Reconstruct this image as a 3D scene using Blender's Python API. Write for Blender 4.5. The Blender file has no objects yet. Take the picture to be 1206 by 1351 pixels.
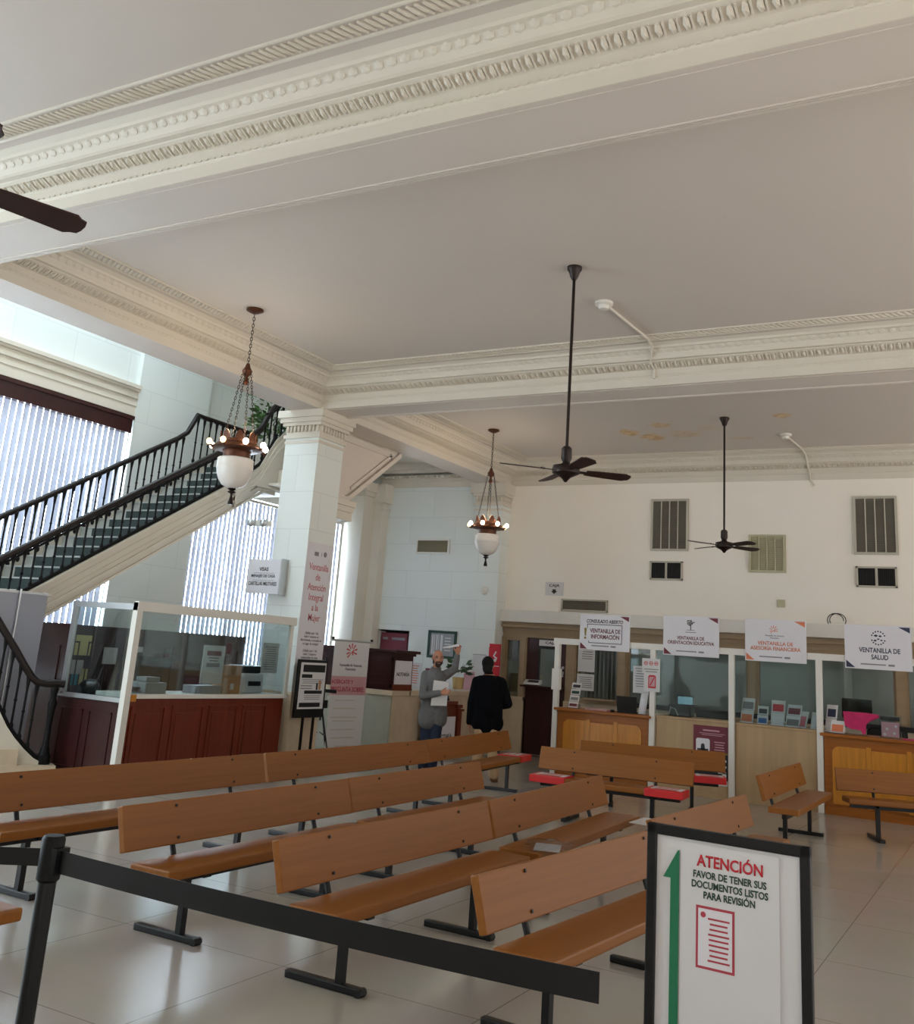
import bpy, bmesh, math, random
from mathutils import Vector, Matrix
random.seed(7)
PI = math.pi
SC = bpy.context.scene
COL = SC.collection

# ------------------------------------------------------------------ materials
def lin(c):
    return tuple((x/255/12.92 if x/255 <= .04045 else ((x/255+.055)/1.055)**2.4) for x in c)
def nodes(m):
    m.use_nodes = True
    return m.node_tree.nodes, m.node_tree.links
def pmat(name, rgb, rough=.6, metal=0, var=.06, scale=4, bump=0, spec=.5, coat=0):
    """plain procedural material: base colour with soft noise variation and optional bump"""
    m = bpy.data.materials.new(name)
    N, L = nodes(m)
    b = N['Principled BSDF']
    b.inputs['Roughness'].default_value = rough
    b.inputs['Metallic'].default_value = metal
    b.inputs['Specular IOR Level'].default_value = spec
    b.inputs['Coat Weight'].default_value = coat
    c = lin(rgb)
    tc = N.new('ShaderNodeTexCoord'); nz = N.new('ShaderNodeTexNoise')
    nz.inputs['Scale'].default_value = scale; nz.inputs['Detail'].default_value = 4
    L.new(tc.outputs['Object'], nz.inputs['Vector'])
    r = N.new('ShaderNodeValToRGB')
    r.color_ramp.elements[0].position = .3; r.color_ramp.elements[1].position = .7
    r.color_ramp.elements[0].color = tuple(x*(1-var) for x in c)+(1,)
    r.color_ramp.elements[1].color = tuple(min(1, x*(1+var)) for x in c)+(1,)
    L.new(nz.outputs['Fac'], r.inputs['Fac']); L.new(r.outputs['Color'], b.inputs['Base Color'])
    if bump:
        bp = N.new('ShaderNodeBump'); bp.inputs['Strength'].default_value = bump
        n2 = N.new('ShaderNodeTexNoise'); n2.inputs['Scale'].default_value = scale*12
        L.new(tc.outputs['Object'], n2.inputs['Vector'])
        L.new(n2.outputs['Fac'], bp.inputs['Height']); L.new(bp.outputs['Normal'], b.inputs['Normal'])
    return m
def wood(name, rgb, dark=.72, rough=.42, axis=0, scale=3.0, stretch=14, coat=0):
    m = bpy.data.materials.new(name); N, L = nodes(m); b = N['Principled BSDF']
    b.inputs['Roughness'].default_value = rough; b.inputs['Coat Weight'].default_value = coat; b.inputs['Specular IOR Level'].default_value = .3
    b.inputs['Coat Roughness'].default_value = .25
    tc = N.new('ShaderNodeTexCoord'); mp = N.new('ShaderNodeMapping'); nz = N.new('ShaderNodeTexNoise')
    s = [scale*stretch]*3; s[axis] = scale*.55
    mp.inputs['Scale'].default_value = s
    L.new(tc.outputs['Object'], mp.inputs['Vector']); L.new(mp.outputs['Vector'], nz.inputs['Vector'])
    nz.inputs['Scale'].default_value = 1; nz.inputs['Detail'].default_value = 5; nz.inputs['Roughness'].default_value = .6
    r = N.new('ShaderNodeValToRGB'); c = lin(rgb)
    r.color_ramp.elements[0].position = .25; r.color_ramp.elements[1].position = .75
    r.color_ramp.elements[0].color = tuple(x*dark for x in c)+(1,)
    r.color_ramp.elements[1].color = tuple(min(1, x*1.12) for x in c)+(1,)
    L.new(nz.outputs['Fac'], r.inputs['Fac']); L.new(r.outputs['Color'], b.inputs['Base Color'])
    return m
def emit(name, rgb, strength):
    m = bpy.data.materials.new(name); N, L = nodes(m); N.remove(N['Principled BSDF'])
    e = N.new('ShaderNodeEmission'); e.inputs['Color'].default_value = lin(rgb)+(1,); e.inputs['Strength'].default_value = strength
    L.new(e.outputs[0], N['Material Output'].inputs['Surface']); return m
def glass(name, tint=(235, 242, 242), refl=.05):
    m = bpy.data.materials.new(name); N, L = nodes(m); N.remove(N['Principled BSDF'])
    t = N.new('ShaderNodeBsdfTransparent'); t.inputs['Color'].default_value = lin(tint)+(1,)
    g = N.new('ShaderNodeBsdfGlossy'); g.inputs['Roughness'].default_value = .03
    f = N.new('ShaderNodeFresnel'); f.inputs['IOR'].default_value = 1.45
    mu = N.new('ShaderNodeMath'); mu.operation = 'MULTIPLY_ADD'; mu.inputs[1].default_value = .35; mu.inputs[2].default_value = refl-.05
    x = N.new('ShaderNodeMixShader')
    L.new(f.outputs[0], mu.inputs[0]); L.new(mu.outputs[0], x.inputs[0]); L.new(t.outputs[0], x.inputs[1]); L.new(g.outputs[0], x.inputs[2])
    L.new(x.outputs[0], N['Material Output'].inputs['Surface']); return m
def block(name, rgb, joint, w=1.1, h=.56, rough=.5, mort=.006, var=.02):
    """painted block wall: brick texture on (x+y, z)"""
    m = bpy.data.materials.new(name); N, L = nodes(m); b = N['Principled BSDF']; b.inputs['Roughness'].default_value = rough
    g = N.new('ShaderNodeNewGeometry'); s = N.new('ShaderNodeSeparateXYZ'); a = N.new('ShaderNodeMath'); a.operation = 'ADD'
    L.new(g.outputs['Position'], s.inputs[0]); L.new(s.outputs[0], a.inputs[0]); L.new(s.outputs[1], a.inputs[1])
    cb = N.new('ShaderNodeCombineXYZ'); L.new(a.outputs[0], cb.inputs[0]); L.new(s.outputs[2], cb.inputs[1])
    br = N.new('ShaderNodeTexBrick'); L.new(cb.outputs[0], br.inputs['Vector'])
    br.inputs['Scale'].default_value = 1; br.inputs['Brick Width'].default_value = w; br.inputs['Row Height'].default_value = h
    br.inputs['Mortar Size'].default_value = mort; br.inputs['Mortar Smooth'].default_value = .3; br.inputs['Bias'].default_value = 0
    c = lin(rgb)
    br.inputs['Color1'].default_value = tuple(x*(1+var) for x in c)+(1,); br.inputs['Color2'].default_value = tuple(x*(1-var) for x in c)+(1,)
    br.inputs['Mortar'].default_value = lin(joint)+(1,)
    L.new(br.outputs['Color'], b.inputs['Base Color'])
    return m

M = {}
M['wall'] = pmat('cream_paint', (245, 239, 229), .55, var=.02, scale=.8, bump=.03)
M['wallL'] = block('white_block_paint', (228, 233, 230), (212, 218, 215))
M['plaster'] = pmat('white_plaster', (217, 210, 197), .6, var=.02, scale=2)
M['soffit'] = pmat('greyish_soffit_paint', (212, 203, 194), .6, var=.02, scale=1)
M['bench'] = wood('beech_laminate', (140, 86, 33), .86, .38, 0, 2.2, 16)
M['bench_edge'] = wood('beech_edge', (124, 82, 48), .8, .45, 0, 2.2, 16)
M['mahog'] = wood('mahogany', (116, 46, 28), .6, .32, 2, 3, 9, .3)
M['mahog_dark'] = wood('dark_mahogany', (58, 24, 22), .6, .3, 2, 3, 9, .3)
M['oak'] = wood('golden_oak', (196, 128, 34), .78, .35, 2, 3, 9, .3)
M['oak_dark'] = wood('golden_oak_rail', (158, 92, 28), .75, .4, 0, 3, 9)
M['ply'] = wood('pale_plywood', (178, 150, 114), .9, .5, 2, 1.2, 8)
M['brown'] = wood('umber_stone_frame', (158, 136, 108), .88, .45, 0, 1.5, 6)
M['black'] = pmat('black_metal', (10, 10, 12), .4, .3, var=.1)
M['iron'] = pmat('black_iron', (9, 9, 10), .5, 0, var=.1, spec=.2)
M['rail'] = wood('ebonised_rail', (28, 18, 17), .6, .38, 1, 3, 9, .1)
M['fan'] = wood('dark_brown_blade', (52, 30, 28), .7, .45, 0, 3, 9)
M['fanmetal'] = pmat('bronze_dark', (40, 30, 28), .4, .6, var=.1)
M['copper'] = pmat('antique_copper', (92, 54, 36), .42, .55, var=.2, scale=20)
M['opal'] = pmat('opal_glass', (228, 222, 216), .25, var=.02)
M['white'] = pmat('white_paint', (226, 223, 216), .45, var=.02)
M['paper'] = pmat('white_paper', (212, 211, 212), .6, var=.01)
M['signwhite'] = pmat('sign_white', (222, 220, 226), .5, var=.01)
M['grey'] = pmat('grey_plastic', (150, 152, 156), .5)
M['txt'] = pmat('ink_dark', (52, 50, 58), .6, var=.01)
M['txtg'] = pmat('ink_grey', (128, 126, 130), .6, var=.01)
M['red'] = pmat('red_ink', (190, 24, 44), .5, var=.03)
M['redtape'] = pmat('red_tape', (206, 38, 42), .4, var=.05)
M['pink'] = pmat('rose_ink', (196, 108, 118), .6, var=.02)
M['rosetxt'] = pmat('deep_rose_ink', (172, 58, 74), .6, var=.02)
M['rose'] = pmat('dusty_rose', (196, 150, 156), .6, var=.02)
M['orange'] = pmat('orange_ink', (212, 122, 86), .6, var=.02)
M['maroon'] = pmat('maroon_ink', (110, 38, 52), .6, var=.04)
M['navy'] = pmat('navy_ink', (44, 52, 78), .6, var=.03)
M['green'] = pmat('green_ink', (20, 112, 74), .6, var=.03)
M['dgreen'] = pmat('dark_green_ink', (34, 66, 56), .6, var=.03)
M['olive'] = pmat('olive_ink', (128, 112, 40), .6, var=.03)
M['blue'] = pmat('blue_ink', (70, 110, 170), .6, var=.05)
M['cyan'] = pmat('cyan_note', (70, 170, 200), .6, var=.03)
M['yellow'] = pmat('pale_yellow_note', (226, 220, 150), .6, var=.02)
M['magenta'] = pmat('magenta_cloth', (190, 30, 96), .7, var=.12, scale=12)
M['card'] = pmat('cardboard', (176, 132, 96), .8, var=.05)
M['carpet'] = pmat('dark_green_carpet', (52, 64, 62), .9, var=.12, scale=40, bump=.2)
M['nosing'] = pmat('grey_stone_step', (168, 170, 164), .5, var=.05)
M['marble'] = pmat('beige_marble', (208, 190, 164), .3, var=.1, scale=3.5)
M['marbleg'] = pmat('grey_green_marble', (170, 168, 152), .3, var=.08, scale=4)
M['screen'] = emit('lit_screen', (150, 195, 212), .5)
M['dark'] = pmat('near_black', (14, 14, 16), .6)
M['ventd'] = pmat('vent_slot_dark', (118, 114, 102), .7)
M['vent'] = pmat('vent_olive_metal', (150, 144, 122), .55, var=.04)
M['ventf'] = pmat('vent_frame_grey', (186, 182, 168), .5, var=.03)
M['vents'] = pmat('vent_cream_metal', (186, 180, 150), .55, var=.03)
M['roller'] = pmat('grey_banner_back', (168, 172, 186), .6, var=.04, scale=1.5)
M['teller'] = pmat('teller_room_wall', (165, 166, 160), .8, var=.05)
M['glass'] = glass('clear_glass')
M['glassd'] = glass('teller_glass', (226, 229, 227), .07)
M['acrylic'] = glass('acrylic', (236, 240, 244), .08)
M['steel'] = pmat('aluminium', (196, 198, 200), .3, .7, var=.03)
M['gold'] = pmat('brass_pot', (196, 168, 116), .35, .4, var=.05)
M['leaf'] = pmat('leaf_green', (70, 104, 52), .5, var=.35, scale=18)
M['leafd'] = pmat('leaf_deep_green', (46, 78, 44), .5, var=.4, scale=18)
M['skin'] = pmat('skin_tan', (182, 126, 100), .5, var=.05, scale=10)
M['hair'] = pmat('black_hair', (10, 8, 8), .6, var=.2, scale=40, spec=.2)
M['beard'] = pmat('dark_beard', (52, 38, 34), .7, var=.2, scale=60)
M['shirtg'] = pmat('grey_shirt', (104, 104, 106), .8, var=.1, scale=30, bump=.1)
M['shirtb'] = pmat('black_shirt', (7, 8, 13), .9, var=.2, scale=20, spec=.12)
M['jeans'] = pmat('dark_jeans', (30, 42, 66), .8, var=.25, scale=14)
M['khaki'] = pmat('khaki_cloth', (172, 142, 108), .8, var=.06, scale=12)
M['shoe'] = pmat('brown_shoe', (112, 74, 48), .5, var=.15)
M['bulb'] = emit('lit_bulb', (255, 238, 205), 14)
M['bulbw'] = emit('dim_bulb', (255, 214, 150), 3)
M['lamp'] = emit('panel_lamp', (238, 244, 242), 5.5)  # glow of the fill panels added in the teller room
M['bare'] = emit('bare_daylit_pane', (224, 242, 255), 6.5)  # glow of an added window out of view
M['sky'] = emit('skylight_pane', (226, 244, 255), 3.4)
M['pane'] = emit('daylit_pane', (222, 240, 255), 27.0)

def floor_mat():
    m = bpy.data.materials.new('polished_terrazzo'); N, L = nodes(m); b = N['Principled BSDF']
    g = N.new('ShaderNodeNewGeometry')
    br = N.new('ShaderNodeTexBrick'); L.new(g.outputs['Position'], br.inputs['Vector'])
    br.offset = 0; br.inputs['Scale'].default_value = 1; br.inputs['Brick Width'].default_value = 1.22; br.inputs['Row Height'].default_value = 1.22
    br.inputs['Mortar Size'].default_value = .004
    c = lin((176, 168, 158))
    br.inputs['Color1'].default_value = c+(1,); br.inputs['Color2'].default_value = tuple(x*.96 for x in c)+(1,)
    br.inputs['Mortar'].default_value = lin((132, 124, 116))+(1,)
    nz = N.new('ShaderNodeTexNoise'); nz.inputs['Scale'].default_value = 1.4; nz.inputs['Detail'].default_value = 6
    L.new(g.outputs['Position'], nz.inputs['Vector'])
    mx = N.new('ShaderNodeMixRGB'); mx.blend_type = 'MULTIPLY'; mx.inputs[0].default_value = .18
    L.new(br.outputs['Color'], mx.inputs[1]); L.new(nz.outputs['Color'], mx.inputs[2]); L.new(mx.outputs[0], b.inputs['Base Color'])
    rr = N.new('ShaderNodeMapRange'); rr.inputs[3].default_value = .12; rr.inputs[4].default_value = .26
    L.new(nz.outputs['Fac'], rr.inputs[0]); L.new(rr.outputs[0], b.inputs['Roughness'])
    return m
M['floor'] = floor_mat()
def ceil_mat():
    """painted ceiling with brown water stains at fixed places"""
    m = bpy.data.materials.new('ceiling_paint'); N, L = nodes(m); b = N['Principled BSDF']; b.inputs['Roughness'].default_value = .65
    g = N.new('ShaderNodeNewGeometry')
    nz = N.new('ShaderNodeTexNoise'); nz.inputs['Scale'].default_value = 5; nz.inputs['Detail'].default_value = 6
    L.new(g.outputs['Position'], nz.inputs['Vector'])
    tot = None
    for (x, y, rx, ry, k) in ((-5.63, 15.72, .17, .22, 1), (-5.36, 16.12, .2, .26, 1), (-4.98, 15.32, .17, .16, .8), (-4.75, 16.0, .26, .26, .5), (-2.97, 15.1, .14, .15, .9), (-3.85, 16.5, .22, .1, .35), (-4.25, 15.7, .2, .25, .2)):
        sb = N.new('ShaderNodeVectorMath'); sb.operation = 'SUBTRACT'; sb.inputs[1].default_value = (x, y, 5.6); L.new(g.outputs['Position'], sb.inputs[0])
        dv = N.new('ShaderNodeVectorMath'); dv.operation = 'DIVIDE'; dv.inputs[1].default_value = (rx, ry, 1); L.new(sb.outputs[0], dv.inputs[0])
        ln = N.new('ShaderNodeVectorMath'); ln.operation = 'LENGTH'; L.new(dv.outputs[0], ln.inputs[0])
        ad = N.new('ShaderNodeMath'); ad.operation = 'MULTIPLY_ADD'; ad.inputs[1].default_value = 1.6; L.new(nz.outputs['Fac'], ad.inputs[0]); L.new(ln.outputs['Value'], ad.inputs[2])
        mr = N.new('ShaderNodeMapRange'); mr.inputs[1].default_value = 1.55; mr.inputs[2].default_value = 1.95; mr.inputs[3].default_value = k; mr.inputs[4].default_value = 0; L.new(ad.outputs[0], mr.inputs[0])
        if tot is None: tot = mr.outputs[0]
        else:
            a = N.new('ShaderNodeMath'); a.operation = 'MAXIMUM'; L.new(tot, a.inputs[0]); L.new(mr.outputs[0], a.inputs[1]); tot = a.outputs[0]
    n2 = N.new('ShaderNodeTexNoise'); n2.inputs['Scale'].default_value = 9; L.new(g.outputs['Position'], n2.inputs['Vector'])
    r = N.new('ShaderNodeValToRGB'); r.color_ramp.elements[0].color = lin((196, 160, 112))+(1,); r.color_ramp.elements[1].color = lin((216, 190, 150))+(1,)
    r.color_ramp.elements[0].position = .4; r.color_ramp.elements[1].position = .6; L.new(n2.outputs['Fac'], r.inputs[0])
    mx = N.new('ShaderNodeMixRGB'); mx.inputs[1].default_value = lin((206, 197, 188))+(1,)
    L.new(tot, mx.inputs[0]); L.new(r.outputs[0], mx.inputs[2]); L.new(mx.outputs[0], b.inputs['Base Color'])
    return m
M['ceil'] = ceil_mat()
def slat_mat():
    m = bpy.data.materials.new('blind_fabric'); N, L = nodes(m); N.remove(N['Principled BSDF'])
    d = N.new('ShaderNodeBsdfDiffuse'); t = N.new('ShaderNodeBsdfTranslucent'); x = N.new('ShaderNodeMixShader'); x.inputs[0].default_value = .5
    d.inputs[0].default_value = (.72, .74, .78, 1); t.inputs[0].default_value = (.20, .205, .23, 1)
    L.new(d.outputs[0], x.inputs[1]); L.new(t.outputs[0], x.inputs[2]); L.new(x.outputs[0], N['Material Output'].inputs['Surface']); return m
M['slat'] = slat_mat()

# ------------------------------------------------------------------ mesh helpers
class MB:
    def __init__(s): s.b = bmesh.new()
    def box(s, x0, y0, z0, x1, y1, z1, bev=0):
        b = bmesh.new() if bev else s.b
        v = [b.verts.new(p) for p in ((x0, y0, z0), (x1, y0, z0), (x1, y1, z0), (x0, y1, z0), (x0, y0, z1), (x1, y0, z1), (x1, y1, z1), (x0, y1, z1))]
        for f in ((3, 2, 1, 0), (4, 5, 6, 7), (0, 1, 5, 4), (1, 2, 6, 5), (2, 3, 7, 6), (3, 0, 4, 7)): b.faces.new([v[i] for i in f])
        if bev:
            bmesh.ops.recalc_face_normals(b, faces=b.faces)
            bmesh.ops.bevel(b, geom=b.edges[:], offset=bev, segments=2, affect='EDGES', profile=.6)
            s.merge(b)
        return s
    def merge(s, b, mtx=None):
        me = bpy.data.meshes.new('t')
        if mtx is not None: b.transform(mtx)
        b.to_mesh(me); s.b.from_mesh(me); bpy.data.meshes.remove(me); b.free()
    def add(s, other, mtx=None):
        s.merge(other.b, mtx); return s
    def hexa(s, pts):
        v = [s.b.verts.new(p) for p in pts]
        for f in ((3, 2, 1, 0), (4, 5, 6, 7), (0, 1, 5, 4), (1, 2, 6, 5), (2, 3, 7, 6), (3, 0, 4, 7)): s.b.faces.new([v[i] for i in f])
        return s
    def cyl(s, p0, p1, r0, r1=None, n=16, caps=True):
        r1 = r0 if r1 is None else r1
        p0, p1 = Vector(p0), Vector(p1); d = (p1-p0).normalized()
        a = d.orthogonal().normalized(); c = d.cross(a)
        A = [s.b.verts.new(p0+(a*math.cos(2*PI*i/n)+c*math.sin(2*PI*i/n))*r0) for i in range(n)]
        B = [s.b.verts.new(p1+(a*math.cos(2*PI*i/n)+c*math.sin(2*PI*i/n))*r1) for i in range(n)]
        for i in range(n): s.b.faces.new((A[i], A[(i+1) % n], B[(i+1) % n], B[i]))
        if caps: s.b.faces.new(A[::-1]); s.b.faces.new(B)
        return s
    def tube(s, pts, r, n=10, caps=True):
        pts = [Vector(p) for p in pts]; R = r if isinstance(r, (list, tuple)) else [r]*len(pts)
        up = None; rings = []
        for i, p in enumerate(pts):
            d = (pts[min(i+1, len(pts)-1)]-pts[max(i-1, 0)]).normalized()
            a = d.orthogonal().normalized() if up is None else (up-d*up.dot(d)).normalized()
            up = a; c = d.cross(a)
            rings.append([s.b.verts.new(p+(a*math.cos(2*PI*k/n)+c*math.sin(2*PI*k/n))*R[i]) for k in range(n)])
        for A, B in zip(rings, rings[1:]):
            for k in range(n): s.b.faces.new((A[k], A[(k+1) % n], B[(k+1) % n], B[k]))
        if caps: s.b.faces.new(rings[0][::-1]); s.b.faces.new(rings[-1])
        return s
    def lathe(s, prof, c=(0, 0, 0), n=28):
        c = Vector(c); rings = []
        for r, z in prof:
            rings.append([s.b.verts.new(c+Vector((r*math.cos(2*PI*k/n), r*math.sin(2*PI*k/n), z))) for k in range(n)] if r > 1e-5 else [s.b.verts.new(c+Vector((0, 0, z)))])
        for A, B in zip(rings, rings[1:]):
            for k in range(n):
                a, b2, c2, d = A[k % len(A)], A[(k+1) % len(A)], B[(k+1) % len(B)], B[k % len(B)]
                f = [];
                for v in (a, b2, c2, d):
                    if v not in f: f.append(v)
                if len(f) > 2: s.b.faces.new(f)
        return s
    def ball(s, c, r, u=12, v=8):
        r = r if isinstance(r, (list, tuple)) else (r, r, r)
        b = bmesh.new(); bmesh.ops.create_uvsphere(b, u_segments=u, v_segments=v, radius=1)
        s.merge(b, Matrix.Translation(c) @ Matrix.Diagonal((*r, 1))); return s
    def poly(s, pts, depth, axis='y'):
        """outline given as (a,b) pairs in the local x/z plane, with real thickness along +y (or x: outline in y/z)"""
        if axis == 'y': f = lambda a, b, t: (a, t, b)
        elif axis == 'x': f = lambda a, b, t: (t, a, b)
        else: f = lambda a, b, t: (a, b, t)
        A = [s.b.verts.new(f(a, b, depth[0])) for a, b in pts]; B = [s.b.verts.new(f(a, b, depth[1])) for a, b in pts]
        s.b.faces.new(A); s.b.faces.new(B[::-1])
        for i in range(len(pts)): s.b.faces.new((A[i], B[i], B[(i+1) % len(pts)], A[(i+1) % len(pts)]))
        return s
    def build(s, name, mat, parent=None, smooth=False, loc=None):
        bmesh.ops.recalc_face_normals(s.b, faces=s.b.faces)
        me = bpy.data.meshes.new(name); s.b.to_mesh(me); s.b.free()
        me.materials.append(mat)
        if smooth:
            me.polygons.foreach_set('use_smooth', [True]*len(me.polygons)); me.set_sharp_from_angle(angle=math.radians(38))
        o = bpy.data.objects.new(name, me); COL.objects.link(o)
        if parent: o.parent = parent
        if loc: o.location = loc
        return o
def tag(o, label, cat, group=None):
    o['label'] = label; o['category'] = cat
    if group: o['group'] = group
    return o
def thing(name, label, cat, loc=(0, 0, 0), rz=0, group=None):
    o = bpy.data.objects.new(name, None); COL.objects.link(o); o.location = loc; o.rotation_euler = (0, 0, rz)
    o.empty_display_size = .1
    return tag(o, label, cat, group)
def struct(name, mb, mat, parent=None, smooth=False):
    o = mb.build(name, mat, parent, smooth)
    if not parent: o['kind'] = 'structure'
    return o
def dup(root, loc, rz, label):
    r = root.copy(); COL.objects.link(r); r.location = loc; r.rotation_euler = (0, 0, rz); r['label'] = label
    for ch in list(root.children):
        c = ch.copy(); COL.objects.link(c); c.parent = r
        for g in list(ch.children):
            d = g.copy(); COL.objects.link(d); d.parent = c
    return r
def R(d): return math.radians(d)
DG = lambda: bpy.context.evaluated_depsgraph_get()
def text(s, w, h, mat, parent, loc, name='lettering', rz=0, align='CENTER', bold=.018, depth=.0015, shear=0, space=1.0):
    """flat-extruded lettering fitted into w x h metres; reads from local -y; loc is its centre"""
    c = bpy.data.curves.new('txt', 'FONT'); c.body = s; c.size = 1; c.align_x = align; c.extrude = 0; c.offset = min(bold*1.5, .022); c.shear = shear; c.space_line = space
    c.resolution_u = 3
    o = bpy.data.objects.new('txt', c); COL.objects.link(o)
    me = bpy.data.meshes.new_from_object(o.evaluated_get(DG()))
    bpy.data.objects.remove(o); bpy.data.curves.remove(c)
    xs = [v.co.x for v in me.vertices]; ys = [v.co.y for v in me.vertices]
    x0, x1, y0, y1 = min(xs), max(xs), min(ys), max(ys)
    sx = w/(x1-x0); sy = h/(y1-y0)
    for v in me.vertices: v.co = Vector(((v.co.x-(x0+x1)/2)*sx, 0, (v.co.y-(y0+y1)/2)*sy))
    b = bmesh.new(); b.from_mesh(me)
    ex = bmesh.ops.extrude_face_region(b, geom=b.faces[:])
    bmesh.ops.translate(b, vec=(0, -depth, 0), verts=[g for g in ex['geom'] if isinstance(g, bmesh.types.BMVert)])
    bmesh.ops.recalc_face_normals(b, faces=b.faces); b.to_mesh(me); b.free()
    me.materials.clear(); me.materials.append(mat)
    o = bpy.data.objects.new(name, me); COL.objects.link(o); o.parent = parent; o.location = loc; o.rotation_euler = (0, 0, rz)
    return o
def lines(parent, x0, x1, z0, z1, n, mat, y=-.001, name='small_print', rag=.25, t=.35, seed=1):
    """rows of unreadable small print as thin ink strips"""
    rn = random.Random(seed); mb = MB(); hgt = (z1-z0)/n
    for i in range(n):
        zc = z1-(i+.5)*hgt; w = (x1-x0)*(1-rag*rn.random()); xm = (x0+x1)/2
        mb.box(xm-w/2, y-.001, zc-hgt*t/2, xm+w/2, y, zc+hgt*t/2)
    return mb.build(name, mat, parent)
def panel(parent, name, mat, x0, z0, x1, z1, y0, y1, bev=0):
    return MB().box(x0, y0, z0, x1, y1, z1, bev).build(name, mat, parent)
# ------------------------------------------------------------------ camera, world, view
SC.view_settings.view_transform = 'Standard'; SC.view_settings.look = 'None'; SC.view_settings.gamma = 1
SC.view_settings.use_curve_mapping = False; SC.view_settings.exposure = 0.53
yaw, pitch, roll = R(-29.71875), R(14.5804), R(4.10363)
fw = Vector((math.sin(yaw)*math.cos(pitch), math.cos(yaw)*math.cos(pitch), math.sin(pitch)))
rt = Vector((math.cos(yaw), -math.sin(yaw), 0)); up = rt.cross(fw)
r2 = rt*math.cos(roll)+up*math.sin(roll); u2 = -rt*math.sin(roll)+up*math.cos(roll)
cam = bpy.data.cameras.new('camera'); co = bpy.data.objects.new('camera', cam); COL.objects.link(co)
co.matrix_world = Matrix(((r2.x, u2.x, -fw.x, 0), (r2.y, u2.y, -fw.y, 0), (r2.z, u2.z, -fw.z, 1.72), (0, 0, 0, 1)))
cam.sensor_fit = 'HORIZONTAL'; cam.sensor_width = 36; cam.lens = 1301.18/1206*36
cam.shift_x = (603-610)/1206; cam.shift_y = (525.2-675.5)/1206
cam.clip_start = .05; cam.clip_end = 200
SC.camera = co
w = bpy.data.worlds.new('hall_daylight'); SC.world = w; w.use_nodes = True
bg = w.node_tree.nodes['Background']; bg.inputs[0].default_value = (1.0, .95, .875, 1); bg.inputs[1].default_value = .78
# world brightened below the horizon to lift the ceiling, paler sky above
wn, wl = w.node_tree.nodes, w.node_tree.links
wt = wn.new('ShaderNodeTexCoord'); ws = wn.new('ShaderNodeSeparateXYZ'); wr = wn.new('ShaderNodeValToRGB')
wl.new(wt.outputs['Generated'], ws.inputs[0]); wl.new(ws.outputs[2], wr.inputs[0])
wm = wn.new('ShaderNodeMapRange'); wm.inputs[1].default_value = -1; wl.new(ws.outputs[2], wm.inputs[0]); wl.new(wm.outputs[0], wr.inputs[0])
wr.color_ramp.elements[0].position = .42; wr.color_ramp.elements[0].color = (2.6, 2.45, 2.28, 1)
wr.color_ramp.elements[1].position = .54; wr.color_ramp.elements[1].color = (.95, .93, .90, 1)
wl.new(wr.outputs[0], bg.inputs[0])
try:
    SC.cycles.use_denoising = True; SC.cycles.max_bounces = 8; SC.cycles.diffuse_bounces = 4; SC.cycles.glossy_bounces = 3
    SC.cycles.transparent_max_bounces = 12; SC.cycles.sample_clamp_indirect = 6; SC.cycles.caustics_reflective = False; SC.cycles.caustics_refractive = False
except Exception: pass

# ------------------------------------------------------------------ the hall
XR = 4.0                       # the hall runs on to here beyond the picture
struct('floor', MB().box(-13.2, -1.2, -.15, 6.0, 21.4, 0), M['floor'])
struct('ceiling', MB().box(-9.3, -1.2, 5.6, XR+.3, 18.4, 5.8), M['ceil'])
# walls
struct('wall_back', MB().box(-9.1, 18.1, 2.6, XR, 18.4, 5.6), M['wall'])
struct('wall_left', MB().box(-12.9, 3.9, 0, -12.5, 6.4, 7.8).box(-12.9, -1.2, 5.1, -12.5, 3.9, 7.8).box(-12.9, -1.2, 0, -12.5, 3.9, .9).box(-12.9, 11.03, 0, -12.5, 12.65, 7.8).box(-12.9, 17.1, 0, -12.5, 18.1, 7.8)
       .box(-12.9, 6.4, 5.1, -12.5, 11.03, 7.8).box(-12.9, 6.4, 0, -12.5, 11.03, .9).box(-12.9, 12.65, 4.3, -12.5, 17.1, 7.8).box(-12.9, 12.65, 0, -12.5, 17.1, 1.2)
       .box(-12.5, 11.05, 0, -12.42, 12.68, 7.8), M['wallL'])
struct('wall_left_end', MB().box(-12.5, 17.8, 0, -9.05, 18.1, 1.72).box(-12.5, 17.8, 2.13, -9.05, 18.1, 5.6).box(-12.5, 17.8, 1.72, -11.9, 18.1, 2.13).box(-11.02, 17.8, 1.72, -9.05, 18.1, 2.13), M['wallL'])
struct('wall_stair_end', MB().box(-12.5, 15.0, 5.3, -9.56, 15.2, 7.8), M['plaster'])
struct('ceiling_stairwell', MB().box(-12.9, -1.2, 7.8, -9.0, 1.0, 8.0).box(-12.9, 11.5, 7.8, -9.0, 15.2, 8.0).box(-12.9, 1.0, 7.8, -12.2, 11.5, 8.0).box(-10.2, 1.0, 7.8, -9.0, 11.5, 8.0), M['plaster'])
sk_ = struct('window_skylight', MB().box(-12.2, 1.0, 7.9, -10.2, 11.5, 7.92), M['sky'])  # unseen skylight added to brighten the stairwell and left walls
sf = MB()
for y in (1.0, 4.4, 7.9, 11.44): sf.box(-12.2, y, 7.8, -10.2, y+.06, 7.9)
sf.build('window_frame', M['white'], sk_)
struct('ceiling_aisle', MB().box(-12.5, 15.0, 5.6, -9.3, 18.1, 5.8), M['plaster'])
# wall above the colonnade beam, beside the stairwell
struct('wall_colonnade', MB().box(-9.56, -1.2, 5.6, -9.3, 15.2, 7.8), M['plaster'])
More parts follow.
